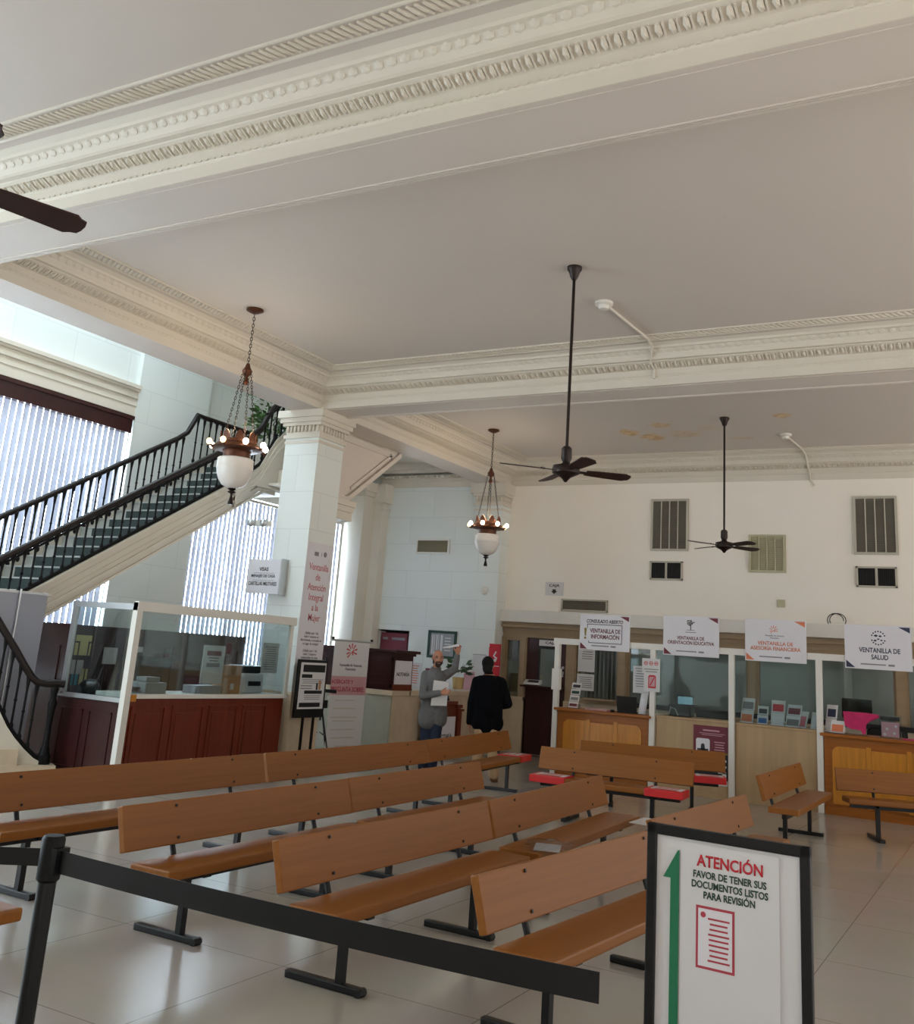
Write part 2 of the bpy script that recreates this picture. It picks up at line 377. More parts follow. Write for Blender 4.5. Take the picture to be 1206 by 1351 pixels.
# pier against the outer wall at the far end with its cap
struct('trim_pier', MB().box(-12.5, 17.16, 0, -12.0, 17.8, 5.16), M['plaster'])
struct('trim_pier_cap', MB().box(-12.55, 17.1, 4.86, -11.94, 17.82, 4.95).box(-12.6, 17.05, 4.95, -11.9, 17.84, 5.16), M['plaster'])
struct('trim_quarter_pilaster', MB().box(-12.0, 17.55, 0, -11.78, 17.8, 4.76).box(-12.02, 17.52, 4.62, -11.74, 17.8, 4.66).box(-12.04, 17.48, 4.76, -11.70, 17.8, 5.16), M['plaster'])
# front wall; its unseen entrance opening is added to let in more light
struct('wall_front', MB().box(-12.9, -1.4, 3.0, XR+.3, -1.2, 7.8).box(-12.9, -1.4, 0, -1.4, -1.2, 3.0).box(1.2, -1.4, 0, XR+.3, -1.2, 3.0), M['wall'])
# beams
def soffit_ridges(mb, x0, x1, ya, yb, z):
    for k in range(3): mb.box(x0, yb-.075+.022*k, z-.012, x1, yb-.065+.022*k, z)
    mb.box(x0, ya+.05, z-.006, x1, ya+.065, z)
b1 = MB().box(-9.03, 5.04, 5.16, XR, 5.69, 5.62)
soffit_ridges(b1, -9.03, XR, 5.04, 5.69, 5.16)
struct('trim_beam_near', b1, M['soffit'])
b2 = MB().box(-9.03, 11.55, 5.16, XR, 12.15, 5.62); soffit_ridges(b2, -9.03, XR, 11.55, 12.15, 5.16)
struct('trim_beam_middle', b2, M['soffit'])
struct('trim_beam_colonnade', MB().box(-9.56, -1.2, 5.16, -9.03, 18.1, 5.62).box(-9.58, -1.2, 5.19, -9.56, 18.1, 5.21).box(-9.57, -1.2, 5.24, -9.56, 18.1, 5.26), M['soffit'])
# cornice: profile (d out from the beam face, z above 5.16) swept round each bay with mitred corners
PROF = [(0, 0), (.012, 0), (.012, .105), (.022, .11), (.03, .125), (.03, .205), (.048, .212), (.16, .258), (.178, .266), (.182, .274), (.236, .274), (.24, .30), (.262, .345), (.30, .385), (.33, .39), (.34, .415), (.40, .44)]
def bay_cornice(name, xa, xb, ya, yb, sides):
    mb = MB(); b = mb.b; rings = []
    for d, z in PROF:
        rings.append([b.verts.new((x, y, 5.16+z)) for x, y in ((xa+d, ya+d), (xb-d, ya+d), (xb-d, yb-d), (xa+d, yb-d))])
    for A, B in zip(rings, rings[1:]):
        for k in range(4): b.faces.new((A[k], A[(k+1) % 4], B[(k+1) % 4], B[k]))
    # egg-and-dart, bead row, leaf band and rope course along the visible sides
    def run(p, q, inn):
        p, q, inn = Vector(p), Vector(q), Vector(inn); L = (q-p).length; t = (q-p)/L
        def course(d, z, step, size, tilt, d0):
            n = int((L-2*d)/step)
            for i in range(n):
                c = p+t*(d+(i+.5)*step)+inn*d; c.z = 5.16+z
                e = bmesh.new(); bmesh.ops.create_icosphere(e, subdivisions=1, radius=1)
                m = Matrix.Translation(c) @ Matrix((t, inn, (0, 0, 1))).transposed().to_4x4() @ Matrix.Rotation(tilt, 4, 'X') @ Matrix.Diagonal((*size, 1))
                mb.merge(e, m)
        course(.108, .232, .085, (.026, .058, .026), R(22), 0)
        mb2 = MB(); n = int((L-.2)/.085)
        for i in range(n):
            c = p+t*(.1+(i+1)*.085)+inn*.108; c.z = 5.16+.226
            e = bmesh.new(); bmesh.ops.create_cube(e, size=1)
            mb.merge(e, Matrix.Translation(c) @ Matrix((t, inn, (0, 0, 1))).transposed().to_4x4() @ Matrix.Rotation(R(22), 4, 'X') @ Matrix.Diagonal((.012, .1, .02, 1)))
        n = int(L/.07)
        for i in range(n):
            c = p+t*((i+.5)*.07)+inn*.034; c.z = 5.16+.128
            e = bmesh.new(); bmesh.ops.create_cube(e, size=1)
            mb.merge(e, Matrix.Translation(c) @ Matrix((t, inn, (0, 0, 1))).transposed().to_4x4() @ Matrix.Diagonal((.03, .014, .014, 1)))
        course(.285, .365, .105, (.046, .009, .036), R(-45), 0)
    def rope(p, q, inn):
        p, q, inn = Vector(p), Vector(q), Vector(inn); L = (q-p).length; t = (q-p)/L; n = int((L-1.2)/.062)
        o0, o1 = p+inn*.60+t*.6, q+inn*.60-t*.6
        for dd in (.50, .70):
            a = p+inn*dd+t*dd; c = q+inn*dd-t*dd; a.z = c.z = 5.597; mb.cyl(a, c, .014, n=6)
        for i in range(n):
            c = p+t*(.6+(i+.5)*.062)+inn*.60; c.z = 5.595
            e = bmesh.new(); bmesh.ops.create_icosphere(e, subdivisions=1, radius=1)
            mb.merge(e, Matrix.Translation(c) @ Matrix((t, inn, (0, 0, 1))).transposed().to_4x4() @ Matrix.Rotation(R(28), 4, 'Z') @ Matrix.Diagonal((.022, .09, .02, 1)))
    S = {'far': ((xa, yb, 0), (xb, yb, 0), (0, -1, 0)), 'left': ((xa, ya, 0), (xa, yb, 0), (1, 0, 0))}
    for sd in sides:
        run(*S[sd]); rope(*S[sd])
    return struct(name, mb, M['plaster'])
bay_cornice('trim_cornice_first_bay', -9.03, XR, -1.0, 5.04, ['far'])
bay_cornice('trim_cornice_second_bay', -9.03, XR, 5.69, 11.55, ['far', 'left'])
bay_cornice('trim_cornice_third_bay', -9.03, XR, 12.15, 18.1, ['far', 'left'])
# plain cornice on the aisle's end wall
ac = MB()
for d, z0, z1 in ((.03, 5.12, 5.24), (.06, 5.24, 5.30), (.14, 5.30, 5.36), (.22, 5.40, 5.46), (.30, 5.46, 5.60)): ac.box(-12.0, 17.8-d, z0, -9.56, 17.8, z1)
for i in range(28): ac.box(-11.95+i*.085, 17.62, 5.305, -11.90+i*.085, 17.68, 5.345)
struct('trim_cornice_aisle', ac, M['plaster'])

# columns: shaft, moulded cap, marble base
def column(name, x0, x1, y0, y1, sides=True):
    sh = MB().box(x0, y0, 1.05, x1, y1, 4.78)
    o = struct(name, sh, M['wallL'])
    cp = MB()
    for e, a, b_ in ((.012, 4.66, 4.70), (.03, 4.74, 4.79), (.05, 4.93, 4.98), (.085, 4.98, 5.05), (.115, 5.05, 5.16)): cp.box(x0-e, y0-e, a, x1+e, y1+e, b_)
    cp.box(x0, y0, 4.78, x1, y1, 5.0)
    n = 9
    for i in range(n):
        u = (i+.5)/n
        for c in ((x0+(x1-x0)*u, y0-.02), (x1+.02, y0+(y1-y0)*u), (x0-.02, y0+(y1-y0)*u)): cp.ball((c[0], c[1], 4.885), (.026, .026, .055), 8, 6)
        for c in ((x0+(x1-x0)*u, y0-.06), (x1+.06, y0+(y1-y0)*u)): cp.ball((c[0], c[1], 5.01), (.018, .018, .02), 6, 5)
    cap = cp.build('capital', M['plaster'], o)
    MB().box(x0-.02, y0-.02, 0, x1+.02, y1+.02, 1.05).build('base', M['marble'], o)
    return o
column('column', -9.68, -9.05, 11.6, 12.24)
# corner pilaster beside the back wall
pc = MB().box(-9.62, 17.72, 1.1, -9.0, 18.1, 4.72)
pp = struct('pilaster', pc, M['wallL']); 
cc = MB()
for e, a, b_ in ((.015, 4.60, 4.64), (.03, 4.70, 4.75), (.05, 4.9, 4.95), (.09, 4.95, 5.16)): cc.box(-9.62-e, 17.72-e, a, -9.0+e, 18.1, b_)
cc.box(-9.62, 17.72, 4.7, -9.0, 18.1, 5.0)
for i in range(9): cc.ball((-9.58+i*.068, 17.70, 4.84), (.026, .026, .05), 8, 6)
for i in range(5): cc.ball((-8.98, 17.75+i*.075, 4.84), (.026, .026, .05), 8, 6)
cc.build('capital', M['plaster'], pp)

# outer windows with vertical blinds
def window(name, y0, y1, z0, z1):
    fr = MB()
    for a in (y0, y1-.08): fr.box(-12.78, a, z0, -12.66, a+.08, z1)
    for a in (z0, z1-.08): fr.box(-12.78, y0, a, -12.66, y1, a+.08)
    n = 2
    for k in range(1, n+1): fr.box(-12.76, y0+(y1-y0)*k/(n+1)-.03, z0, -12.68, y0+(y1-y0)*k/(n+1)+.03, z1)
    o = struct(name, MB().box(-12.80, y0, z0, -12.78, y1, z1), M['pane'])
    fr.build('window_frame', M['white'], o); return o
window('window_1', 6.4, 11.03, .9, 5.1)
window('window_2', 12.65, 17.1, 1.2, 4.3)
def blind(label, y0, y1, z0, z1, valance, seed):
    rn = random.Random(seed); o = thing('vertical_blind', label, 'blind', (-12.5, (y0+y1)/2, z0))
    mb = MB(); n = int((y1-y0)/.112); w = .0565
    for i in range(n):
        c = y0+(i+.5)*(y1-y0)/n; a = R(-8+rn.uniform(-6, 4)); dx, dy = math.sin(a)*w, math.cos(a)*w; t = .002
        c -= (y0+y1)/2
        zz = .02*rn.random()
        mb.hexa([(-dx-t, c-dy, zz), (-dx+t, c-dy, zz), (dx+t, c+dy, zz), (dx-t, c+dy, zz), (-dx-t, c-dy, z1-z0), (-dx+t, c-dy, z1-z0), (dx+t, c+dy, z1-z0), (dx-t, c+dy, z1-z0)])
    mb.build('slats', M['slat'], o)
    h = (y1-y0)/2
    MB().box(-.05, -h, z1-z0, .05, h, z1-z0+.05).build('head_rail', M['white'], o)
    if valance:
        MB().box(-.02, -h-.02, z1-z0-.08, .10, h+.02, z1-z0+.20).box(-.02, -h-.03, z1-z0+.14, .13, h+.03, z1-z0+.20).build('valance', M['mahog_dark'], o)
    return o
struct('window_9', MB().box(-12.80, -1.0, .9, -12.78, 3.9, 5.1), M['bare'])  # unseen bare window, added to throw more daylight on the left side
blind('tall white vertical blind with a dark wooden valance, behind the staircase', 6.45, 10.98, .95, 4.9, True, 3)
blind('blue-white vertical blind under the stair landing, beyond the visas counter', 12.7, 17.05, 1.25, 4.22, False, 5)
# entablature over the first window
en = MB()
for d, a, b_ in ((.02, 5.12, 5.28), (.035, 5.28, 5.31), (.02, 5.31, 5.40), (.05, 5.40, 5.44), (.035, 5.44, 5.52), (.07, 5.52, 5.56), (.10, 5.56, 5.62)): en.box(-12.5, 6.2, a, -12.5+d+.05, 11.05, b_)
for i in range(75): en.box(-12.42, 6.3+i*.062, 5.405, -12.395, 6.34+i*.062, 5.435)
struct('trim_entablature', en, M['plaster'])

# back wall below: white band, umber cornice, stone frame, teller windows
struct('trim_band', MB().box(-9.0, 17.9, 2.43, XR, 18.1, 2.66, .006), M['white'])
cn = MB()
for d, a, b_ in ((.10, 2.38, 2.43), (.14, 2.33, 2.38), (.07, 2.27, 2.33), (.05, 2.22, 2.27), (.03, 2.15, 2.22)): cn.box(-8.99, 18.1-d, a, XR, 18.3, b_)
struct('trim_cornice_tellers', cn, M['brown'])
XS = [(-9.0, -8.93), (-8.60, -8.46), (-7.62, -7.40), (-6.58, -6.40), (-4.20, -4.04), (-1.83, -1.66), (-.6, -.45), (.8, .95)]
st = MB()
for a, b_ in XS: st.box(a, 18.05, 1.0 if a < -8.7 or a > -7 else 0, b_, 18.25, 2.15)
for a, b_ in XS: st.box(a+.02, 18.03, 1.12, b_-.02, 18.05, 2.1)
st.box(-8.93, 18.08, 2.08, -8.6, 18.25, 2.15)
struct('trim_frame', st, M['brown'])
struct('wall_dado', MB().box(-9.05, 18.0, 0, -8.46, 18.25, 1.0).box(-9.05, 17.97, .96, -8.46, 18.25, 1.02).box(-7.62, 18.0, 0, XR, 18.25, 1.02), M['marble'])
struct('trim_sill', MB().box(-6.40, 17.92, 1.02, XR, 18.25, 1.10), M['dark'])
struct('trim_sill_stone', MB().box(-7.40, 17.9, 1.02, -6.40, 18.25, 1.10), M['brown'])
k = 1
for (a0, a1), (b0, b1_) in zip(XS, XS[1:]):
    if abs(a0+8.60) < .01: continue
    k += 1
    z0 = 1.10 if b0 > -7 else 1.1
    o = struct('window_%d' % (k+1), MB().box(a1, 18.14, z0, b0, 18.152, 2.15), M['glassd'])
    MB().box(a1, 18.1, z0, a1+.03, 18.2, 2.15).box(b0-.03, 18.1, z0, b0, 18.2, 2.15).box(a1, 18.1, 2.12, b0, 18.2, 2.15).build('window_frame', M['brown'], o)
# teller room behind the glass
struct('wall_teller_room', MB().box(-9.1, 21.2, 0, XR, 21.4, 2.7).box(-9.2, 18.3, 0, -9.05, 21.4, 2.7).box(-6.52, 18.3, 0, -6.46, 21.2, 2.7).box(-2.98, 20.2, 0, -2.92, 21.2, 2.7), M['teller'])
struct('ceiling_teller_room', MB().box(-9.2, 18.25, 2.66, XR, 21.4, 2.74), M['teller'])
for x in (-7.3, -4.2, -1.6):  # glowing panels added to lift the dim teller room
    t = thing('ceiling_light', 'lit white panel in the teller room ceiling', 'light', (x, 19.9, 2.655), 0, 'teller room ceiling lights')
    MB().box(-.6, -.3, -.03, .6, .3, 0).build('housing', M['white'], t); MB().box(-.56, -.26, -.034, .56, .26, -.03).build('diffuser', M['lamp'], t)
# door to the cashier
d = struct('door_1', MB().box(-8.46, 18.1, 0, -8.20, 18.16, 2.15).box(-7.78, 18.1, 0, -7.62, 18.16, 2.15).box(-8.2, 18.1, 0, -7.78, 18.16, 1.24).box(-8.2, 18.1, 1.98, -7.78, 18.16, 2.15)
           .box(-8.38, 18.09, .15, -7.70, 18.1, .55).box(-8.38, 18.09, .65, -7.70, 18.1, 1.15), M['mahog_dark'])
MB().box(-8.2, 18.12, 1.24, -7.78, 18.13, 1.98).build('pane', M['glassd'], d)
MB().box(-8.2, 18.085, 1.95, -7.78, 18.1, 1.99).box(-8.22, 18.085, 1.24, -8.19, 18.1, 1.99).build('stop', M['dark'], d)
MB().box(-8.47, 17.86, 1.22, -7.62, 18.1, 1.255).build('shelf', M['mahog_dark'], d)
MB().cyl((-7.68, 18.1, 1.62), (-7.68, 18.05, 1.62), .025).cyl((-7.68, 18.09, 1.55), (-7.68, 18.06, 1.45), .012).build('handle', M['steel'], d)
# dark opening in the aisle's end wall with red folders on a shelf
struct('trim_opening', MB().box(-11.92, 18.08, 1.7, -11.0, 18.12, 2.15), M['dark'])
# ------------------------------------------------------------------ staircase
XN, XF = -10.6, -11.9                       # near and far side of the main flight
sl = .589                                   # rise over run
def shoe(y): return 2.16+(y-8.30)*sl        # line of the shoe rail on the near side
Y0, Y1 = 7.05, 12.28
stair = thing('staircase', 'black-railed staircase with dark green carpeted steps climbing to a landing beside the tall window', 'staircase', (0, 0, 0))
run_ = .288; rise = run_*sl
n = 18
for i in range(n):
    y = Y0+i*run_; z = shoe(y)+.02
    if z < .3: continue
    tr = MB().box(XF-.02, y, z-rise, XN-.06, y+run_+.03, z-.0, .008)
    tr.box(XF-.02, y-.02, z-.016, XN-.06, y+.02, z+.004)
    t = tr.build('tread', M['nosing'], stair)
    MB().box(XF+.24, y-.012, z-rise+.004, XN-.10, y+.01, z-.018).box(XF+.24, y+.02, z-.001, XN-.10, y+run_, z+.008).build('runner', M['carpet'], t)
# near stringer with raised bands and the curl up to the next flight
def band(off0, off1, x0, x1):
    pts = [(Y0, shoe(Y0)+off0), (Y1, shoe(Y1)+off0), (Y1, shoe(Y1)+off1), (Y0, shoe(Y0)+off1)]
    return pts
sb = MB().poly([(Y0, shoe(Y0)-.46), (Y1-.55, shoe(Y1-.55)-.46), (Y1-.1, shoe(Y1-.1)-.40), (Y1+.3, shoe(Y1-.1)-.40), (Y1+.3, shoe(Y1)+.02), (Y1, shoe(Y1)), (Y0, shoe(Y0))], (XN-.10, XN), 'x')
for a, c, t in ((-.03, .0, .03), (-.15, -.125, .015), (-.25, -.225, .02), (-.36, -.30, .03), (-.46, -.42, .025)):
    sb.poly(band(a, c, 0, 0), (XN-.01, XN+t), 'x')
sb.build('stringer', M['plaster'], stair)
MB().poly([(Y0, shoe(Y0)-.46), (Y1, shoe(Y1)-.46), (Y1, shoe(Y1)-.2), (Y0, shoe(Y0)-.2)], (XF-.03, XF), 'x').poly([(Y0, shoe(Y0)-.2), (Y1, shoe(Y1)-.2), (Y1, shoe(Y1)+.05), (Y0, shoe(Y0)+.05)], (XF-.06, XF-.02), 'x').build('stringer', M['plaster'], stair)
MB().hexa([(XF, Y0, shoe(Y0)-.40), (XN-.1, Y0, shoe(Y0)-.40), (XN-.1, Y1, shoe(Y1)-.40), (XF, Y1, shoe(Y1)-.40), (XF, Y0, shoe(Y0)-.2), (XN-.1, Y0, shoe(Y0)-.2), (XN-.1, Y1, shoe(Y1)-.2), (XF, Y1, shoe(Y1)-.2)]).build('underside', M['plaster'], stair)
# landing
lz = shoe(Y1)
MB().box(-12.02, Y1+.02, lz-.18, XN-.12, 13.4, lz).build('landing', M['carpet'], stair)
lb = MB().box(-12.05, Y1+.04, lz-.30, XN-.01, 13.4, lz-.18).box(-11.95, Y1+.04, lz-.34, -9.9, 13.4, lz-.30).box(XN-.12, Y1+.03, lz-.18, XN-.005, 13.4, lz+.02)
for e, a, c in ((.02, lz-.40, lz-.30), (.05, lz-.12, lz-.04), (.03, lz-.2, lz-.12)): lb.box(XN, Y1-.05, a, XN+e, 12.9, c)
lb.box(-10.58, Y1+.25, lz-.33, -9.9, 13.4, lz-.04)
lb.build('landing_fascia', M['plaster'], stair)
# shoe rail, handrails
MB().tube([(XN-.04, y, shoe(y)+.03) for y in (Y0, 9, 11, 11.95)]+[(XN-.04, 12.15, shoe(12.15)+.05), (XN-.04, 12.3, shoe(12.3)+.12), (XN-.04, 12.4, shoe(12.4)+.26), (XN-.04, 12.5, shoe(12.5)+.42)], .03, 8).build('shoe_rail', M['iron'], stair)
hr = .60
near = [(XN-.04, y, shoe(y)+hr) for y in (Y0, 8.5, 10, 11.4, 11.75)]+[(XN-.04, 11.95, shoe(11.95)+hr+.02), (XN-.04, 12.12, shoe(12.12)+hr+.09), (XN-.04, 12.22, shoe(12.22)+hr+.22), (XN-.04, 12.32, shoe(12.32)+hr+.32), (XN-.04, 12.6, shoe(12.6)+hr+.4), (XN-.04, 13.0, shoe(13)+hr+.42)]
def oval(pts, r):
    mb = MB().tube(pts, r, 12)
    return mb
oval(near, .045).build('handrail', M['rail'], stair, True)
oval([(p[0], p[1], p[2]-.075) for p in near], .016).build('under_rail', M['iron'], stair)
far = [(XF, y, shoe(y)+hr+.16) for y in (Y0, 9, 11, 11.55)]+[(XF, 11.74, shoe(11.74)+hr+.19), (XF, 11.84, shoe(11.84)+hr+.32), (XF, 11.92, shoe(11.92)+hr+.43), (XF, 12.05, 5.31), (XF, 12.6, 5.31), (XF, 13.55, 5.31)]
oval(far, .042).build('handrail', M['rail'], stair, True)
def baluster(x, y, z0, z1):
    b = MB().cyl((x, y, z0), (x, y, z1), .0135, n=8)
    h = z1-z0
    b.lathe([(.011, 0), (.024, .02), (.026, .05), (.014, .08)], (x, y, z0), 8)
    b.lathe([(.011, -.02), (.022, 0), (.011, .02)], (x, y, z0+h*.45), 8)
    b.lathe([(.012, -.16), (.02, -.08), (.026, -.02), (.03, 0)], (x, y, z1), 8)
    b.build('baluster', M['iron'], stair, True)
y = Y0+.05
while y < 12.1:
    baluster(XN-.04, y, shoe(y)+.03, shoe(y)+hr-.03); y += .143
for y in (12.2, 12.33, 12.46, 12.6, 12.75, 12.9): baluster(XN-.04, y, lz+.05, shoe(y)+hr+.3)
y = Y0+.05
while y < 11.75:
    baluster(XF, y, shoe(y)-.02, shoe(y)+hr+.13); y += .143
y = 11.95
while y < 13.5:
    baluster(XF, y, lz, 5.28); y += .15
# the pedestal that the near stringer curls up into, beside the column
cu = MB()
for e, o_ in ((0, 0), (.03, .10), (.055, .20)):
    cu.poly([(11.6, shoe(11.6)-.02-o_), (11.95, shoe(11.95)-.02-o_), (12.12, shoe(12.12)+.02-o_), (12.3, shoe(12.3)+.2-o_), (12.45, shoe(12.45)+.34-o_), (12.75, shoe(12.75)+.44-o_), (12.75, lz-.38), (12.0, lz-.40), (11.6, shoe(11.6)-.40)], (XN-.004-e*.3, XN+.012+e), 'x')
cu.build('curved_stringer', M['plaster'], stair)
# upper flight: side panel seen beyond the column
MB().poly([(12.5, 4.02), (13.38, 4.18), (14.80, 5.17), (14.80, 5.24), (12.5, 5.24)], (-9.86, -9.72), 'x').poly([(13.34, 4.15), (14.86, 5.21), (14.86, 5.12), (13.38, 4.08), (12.9, 4.04), (12.9, 4.11)], (-9.74, -9.66), 'x').poly([(12.6, 5.06), (14.66, 5.06), (14.66, 5.1), (12.6, 5.1)], (-9.72, -9.69), 'x').poly([(13.45, 4.28), (14.62, 5.1), (14.60, 5.14), (13.43, 4.32)], (-9.72, -9.69), 'x').build('upper_side_panel', M['soffit'], stair)
ub = MB()
for e, a, c in ((.02, 3.72, 3.86), (.05, 3.86, 3.95), (.09, 3.95, 4.04)): ub.box(-9.85, 12.24, a, -9.58+e, 13.35, c)
ub.build('upper_bracket', M['plaster'], stair)
# lower flight curling away from the newel: steps, curb, rail
dv = Vector((-.5, -.866, 0)); N0 = Vector((-9.98, 8.33, 0)); nv = Vector((-.866, .5, 0))
def lp(t, z, o=0): return N0+dv*t+nv*o+Vector((0, 0, z))
ls = MB()
for i in range(5):
    t0 = .12+.24*i
    ls.hexa([lp(t0, 0, .06), lp(1.5, 0, .06), lp(1.5, 0, .34), lp(t0, 0, .34), lp(t0, .17*(i+1), .06), lp(1.5, .17*(i+1), .06), lp(1.5, .17*(i+1), .34), lp(t0, .17*(i+1), .34)])
ls.hexa([lp(-.12, 0, -.16), lp(1.5, 0, -.16), lp(1.5, 0, .12), lp(-.12, 0, .12), lp(-.12, .17, -.16), lp(1.5, .17, -.16), lp(1.5, .17, .12), lp(-.12, .17, .12)])
ls.hexa([lp(.30, .17, -.14), lp(1.5, .17, -.14), lp(1.5, .17, .0), lp(.30, .17, .0), lp(.30, .34, -.14), lp(1.5, .34, -.14), lp(1.5, .34, .0), lp(.30, .34, .0)])
ls.build('lower_steps', M['marble'], stair)
cb = MB(); top = [(.02, .19), (.12, .24), (.24, .34), (.36, .46), (.46, .58), (.60, .80), (1.2, 1.7)]
for (t0, z0), (t1, z1) in zip(top, top[1:]): cb.hexa([lp(t0, .17, -.05), lp(t1, .17, -.05), lp(t1, .17, .06), lp(t0, .17, .06), lp(t0, z0, -.05), lp(t1, z1, -.05), lp(t1, z1, .06), lp(t0, z0, .06)])
cb.build('curb', M['plaster'], stair)
MB().tube([lp(t, z+.02) for t, z in top], .032, 8).build('shoe_rail', M['iron'], stair)
lh = [(-.10, 1.065), (0, 1.07), (.10, 1.06), (.2, 1.07), (.28, 1.13), (.37, 1.24), (.50, 1.42), (.68, 1.65), (1.1, 2.2)]
oval([lp(t, z) for t, z in lh], .043).build('handrail', M['rail'], stair, True)
def interp(tab, t):
    for (a0, b0), (a1, b1_) in zip(tab, tab[1:]):
        if a0 <= t <= a1: return b0+(b1_-b0)*(t-a0)/(a1-a0)
    return tab[-1][1]
for k in range(7):
    t = .20+.105*k; p = lp(t, 0); baluster(p.x, p.y, interp(top, t)+.02, interp(lh, t)-.03)
MB().lathe([(.001, 0), (.075, 0), (.075, .10), (.058, .12), (.052, .17), (.036, .20), (.030, .42), (.040, .60), (.052, .68), (.032, .72), (.032, .76), (.045, .81), (.045, .84), (.03, .87), (.03, .89)], lp(0, .17), 18).build('newel', M['iron'], stair, True)

# ------------------------------------------------------------------ plants by the stair
def leafy(mb, c, n, rx, rz, lmin, lmax, seed, droop=.3):
    rn = random.Random(seed)
    for i in range(n):
        th = rn.uniform(0, 2*PI); ph = rn.uniform(-.6, 1.3); r = rn.random()**.5
        p = Vector(c)+Vector((math.cos(th)*rx*r, math.sin(th)*rx*r, rz*(ph/1.3)*r))
        L = rn.uniform(lmin, lmax); d = Vector((math.cos(th), math.sin(th), rn.uniform(-droop, .8))).normalized(); s = d.orthogonal().normalized()*L*.22
        nrm = d.cross(s).normalized()*L*.06
        a, b_, e = p, p+d*L*.5, p+d*L
        vs = [mb.b.verts.new(q) for q in (a, b_+s+nrm, e, b_-s+nrm, b_-nrm*.6)]
        mb.b.faces.new((vs[0], vs[1], vs[4])); mb.b.faces.new((vs[1], vs[2], vs[4])); mb.b.faces.new((vs[2], vs[3], vs[4])); mb.b.faces.new((vs[3], vs[0], vs[4]))
t = thing('potted_tree', 'leafy green potted plant standing on the stair landing behind the black railing', 'plant', (-11.1, 12.95, lz))
MB().lathe([(.001, 0), (.12, 0), (.17, .3), (.18, .32), (.15, .32), (.001, .30)], (0, 0, 0), 20).build('pot', M['copper'], t, True)
MB().tube([(0, 0, .3), (.02, 0, .6), (.0, .02, .95)], [.018, .014, .01], 8).build('stem', M['fan'], t)
lf = MB(); leafy(lf, (0, 0, .75), 330, .42, .6, .10, .2, 4); lf.build('foliage', M['leaf'], t)
t = thing('potted_plant', 'small bushy plant in a pale brass pot on the marble counter beside the two men', 'plant', (-9.2, 16.72, 1.11))
MB().lathe([(.001, 0), (.095, 0), (.115, .21), (.10, .21), (.001, .19)], (0, 0, 0), 20).build('pot', M['gold'], t, True)
lf = MB(); leafy(lf, (0, 0, .33), 90, .17, .16, .09, .17, 9); lf.build('foliage', M['leafd'], t)

# ------------------------------------------------------------------ ceiling fans
def fan(label, loc, z_hub, ang, rb=.66):
    t = thing('ceiling_fan', label, 'ceiling fan', loc, 0, 'ceiling fans')
    dz = z_hub-5.6
    MB().lathe([(.001, 0), (.075, 0), (.075, -.03), (.055, -.06), (.04, -.11), (.022, -.14), (.001, -.14)], (0, 0, 0), 20).build('canopy', M['fanmetal'], t, True)
    MB().cyl((0, 0, -.12), (0, 0, dz+.2), .0155, n=12).build('rod', M['fanmetal'], t, True)
    MB().lathe([(.001, .24), (.03, .24), (.05, .22), (.052, .12), (.035, .08), (.06, .06), (.125, .045), (.135, .01), (.13, -.025), (.08, -.05), (.05, -.065), (.03, -.085), (.012, -.11), (.001, -.11)], (0, 0, dz), 28).build('motor', M['fanmetal'], t, True)
    for k in range(4):
        a = ang+k*PI/2
        m = Matrix.Translation((0, 0, dz)) @ Matrix.Rotation(a, 4, 'Z') @ Matrix.Rotation(R(-13), 4, 'X')
        out = [(.20, -.05), (.30, -.062), (rb-.06, -.078), (rb-.035, -.058), (rb-.008, -.05), (rb, -.02), (rb, .02), (rb-.008, .05), (rb-.035, .058), (rb-.06, .078), (.30, .062), (.20, .05)]
        b = MB().poly(out, (-.004, .005), 'z'); b.b.transform(m); bl = b.build('blade', M['fan'], t)
        b = MB().box(.10, -.018, -.006, .26, .018, .004).box(.22, -.04, -.007, .25, .04, .004)
        for (sx, sy) in ((.23, -.03), (.23, .03), (.25, 0)): b.cyl((sx, sy, .0), (sx, sy, .012), .006, n=8)
        b.b.transform(m); b.build('blade_iron', M['fanmetal'], bl)
    return t
fan('dark ceiling fan on a long rod in the middle bay, nearest whole fan', (-3.72, 8.62, 5.6), 3.50, R(43), .66)
fan('distant dark ceiling fan hanging before the cream vents of the far wall', (-3.84, 15.04, 5.6), 3.60, R(54), .66)
fan('close dark ceiling fan whose blade tips reach in beside the beam, above the belt post', (-3.80, 2.10, 5.6), 3.48, R(75), .68)

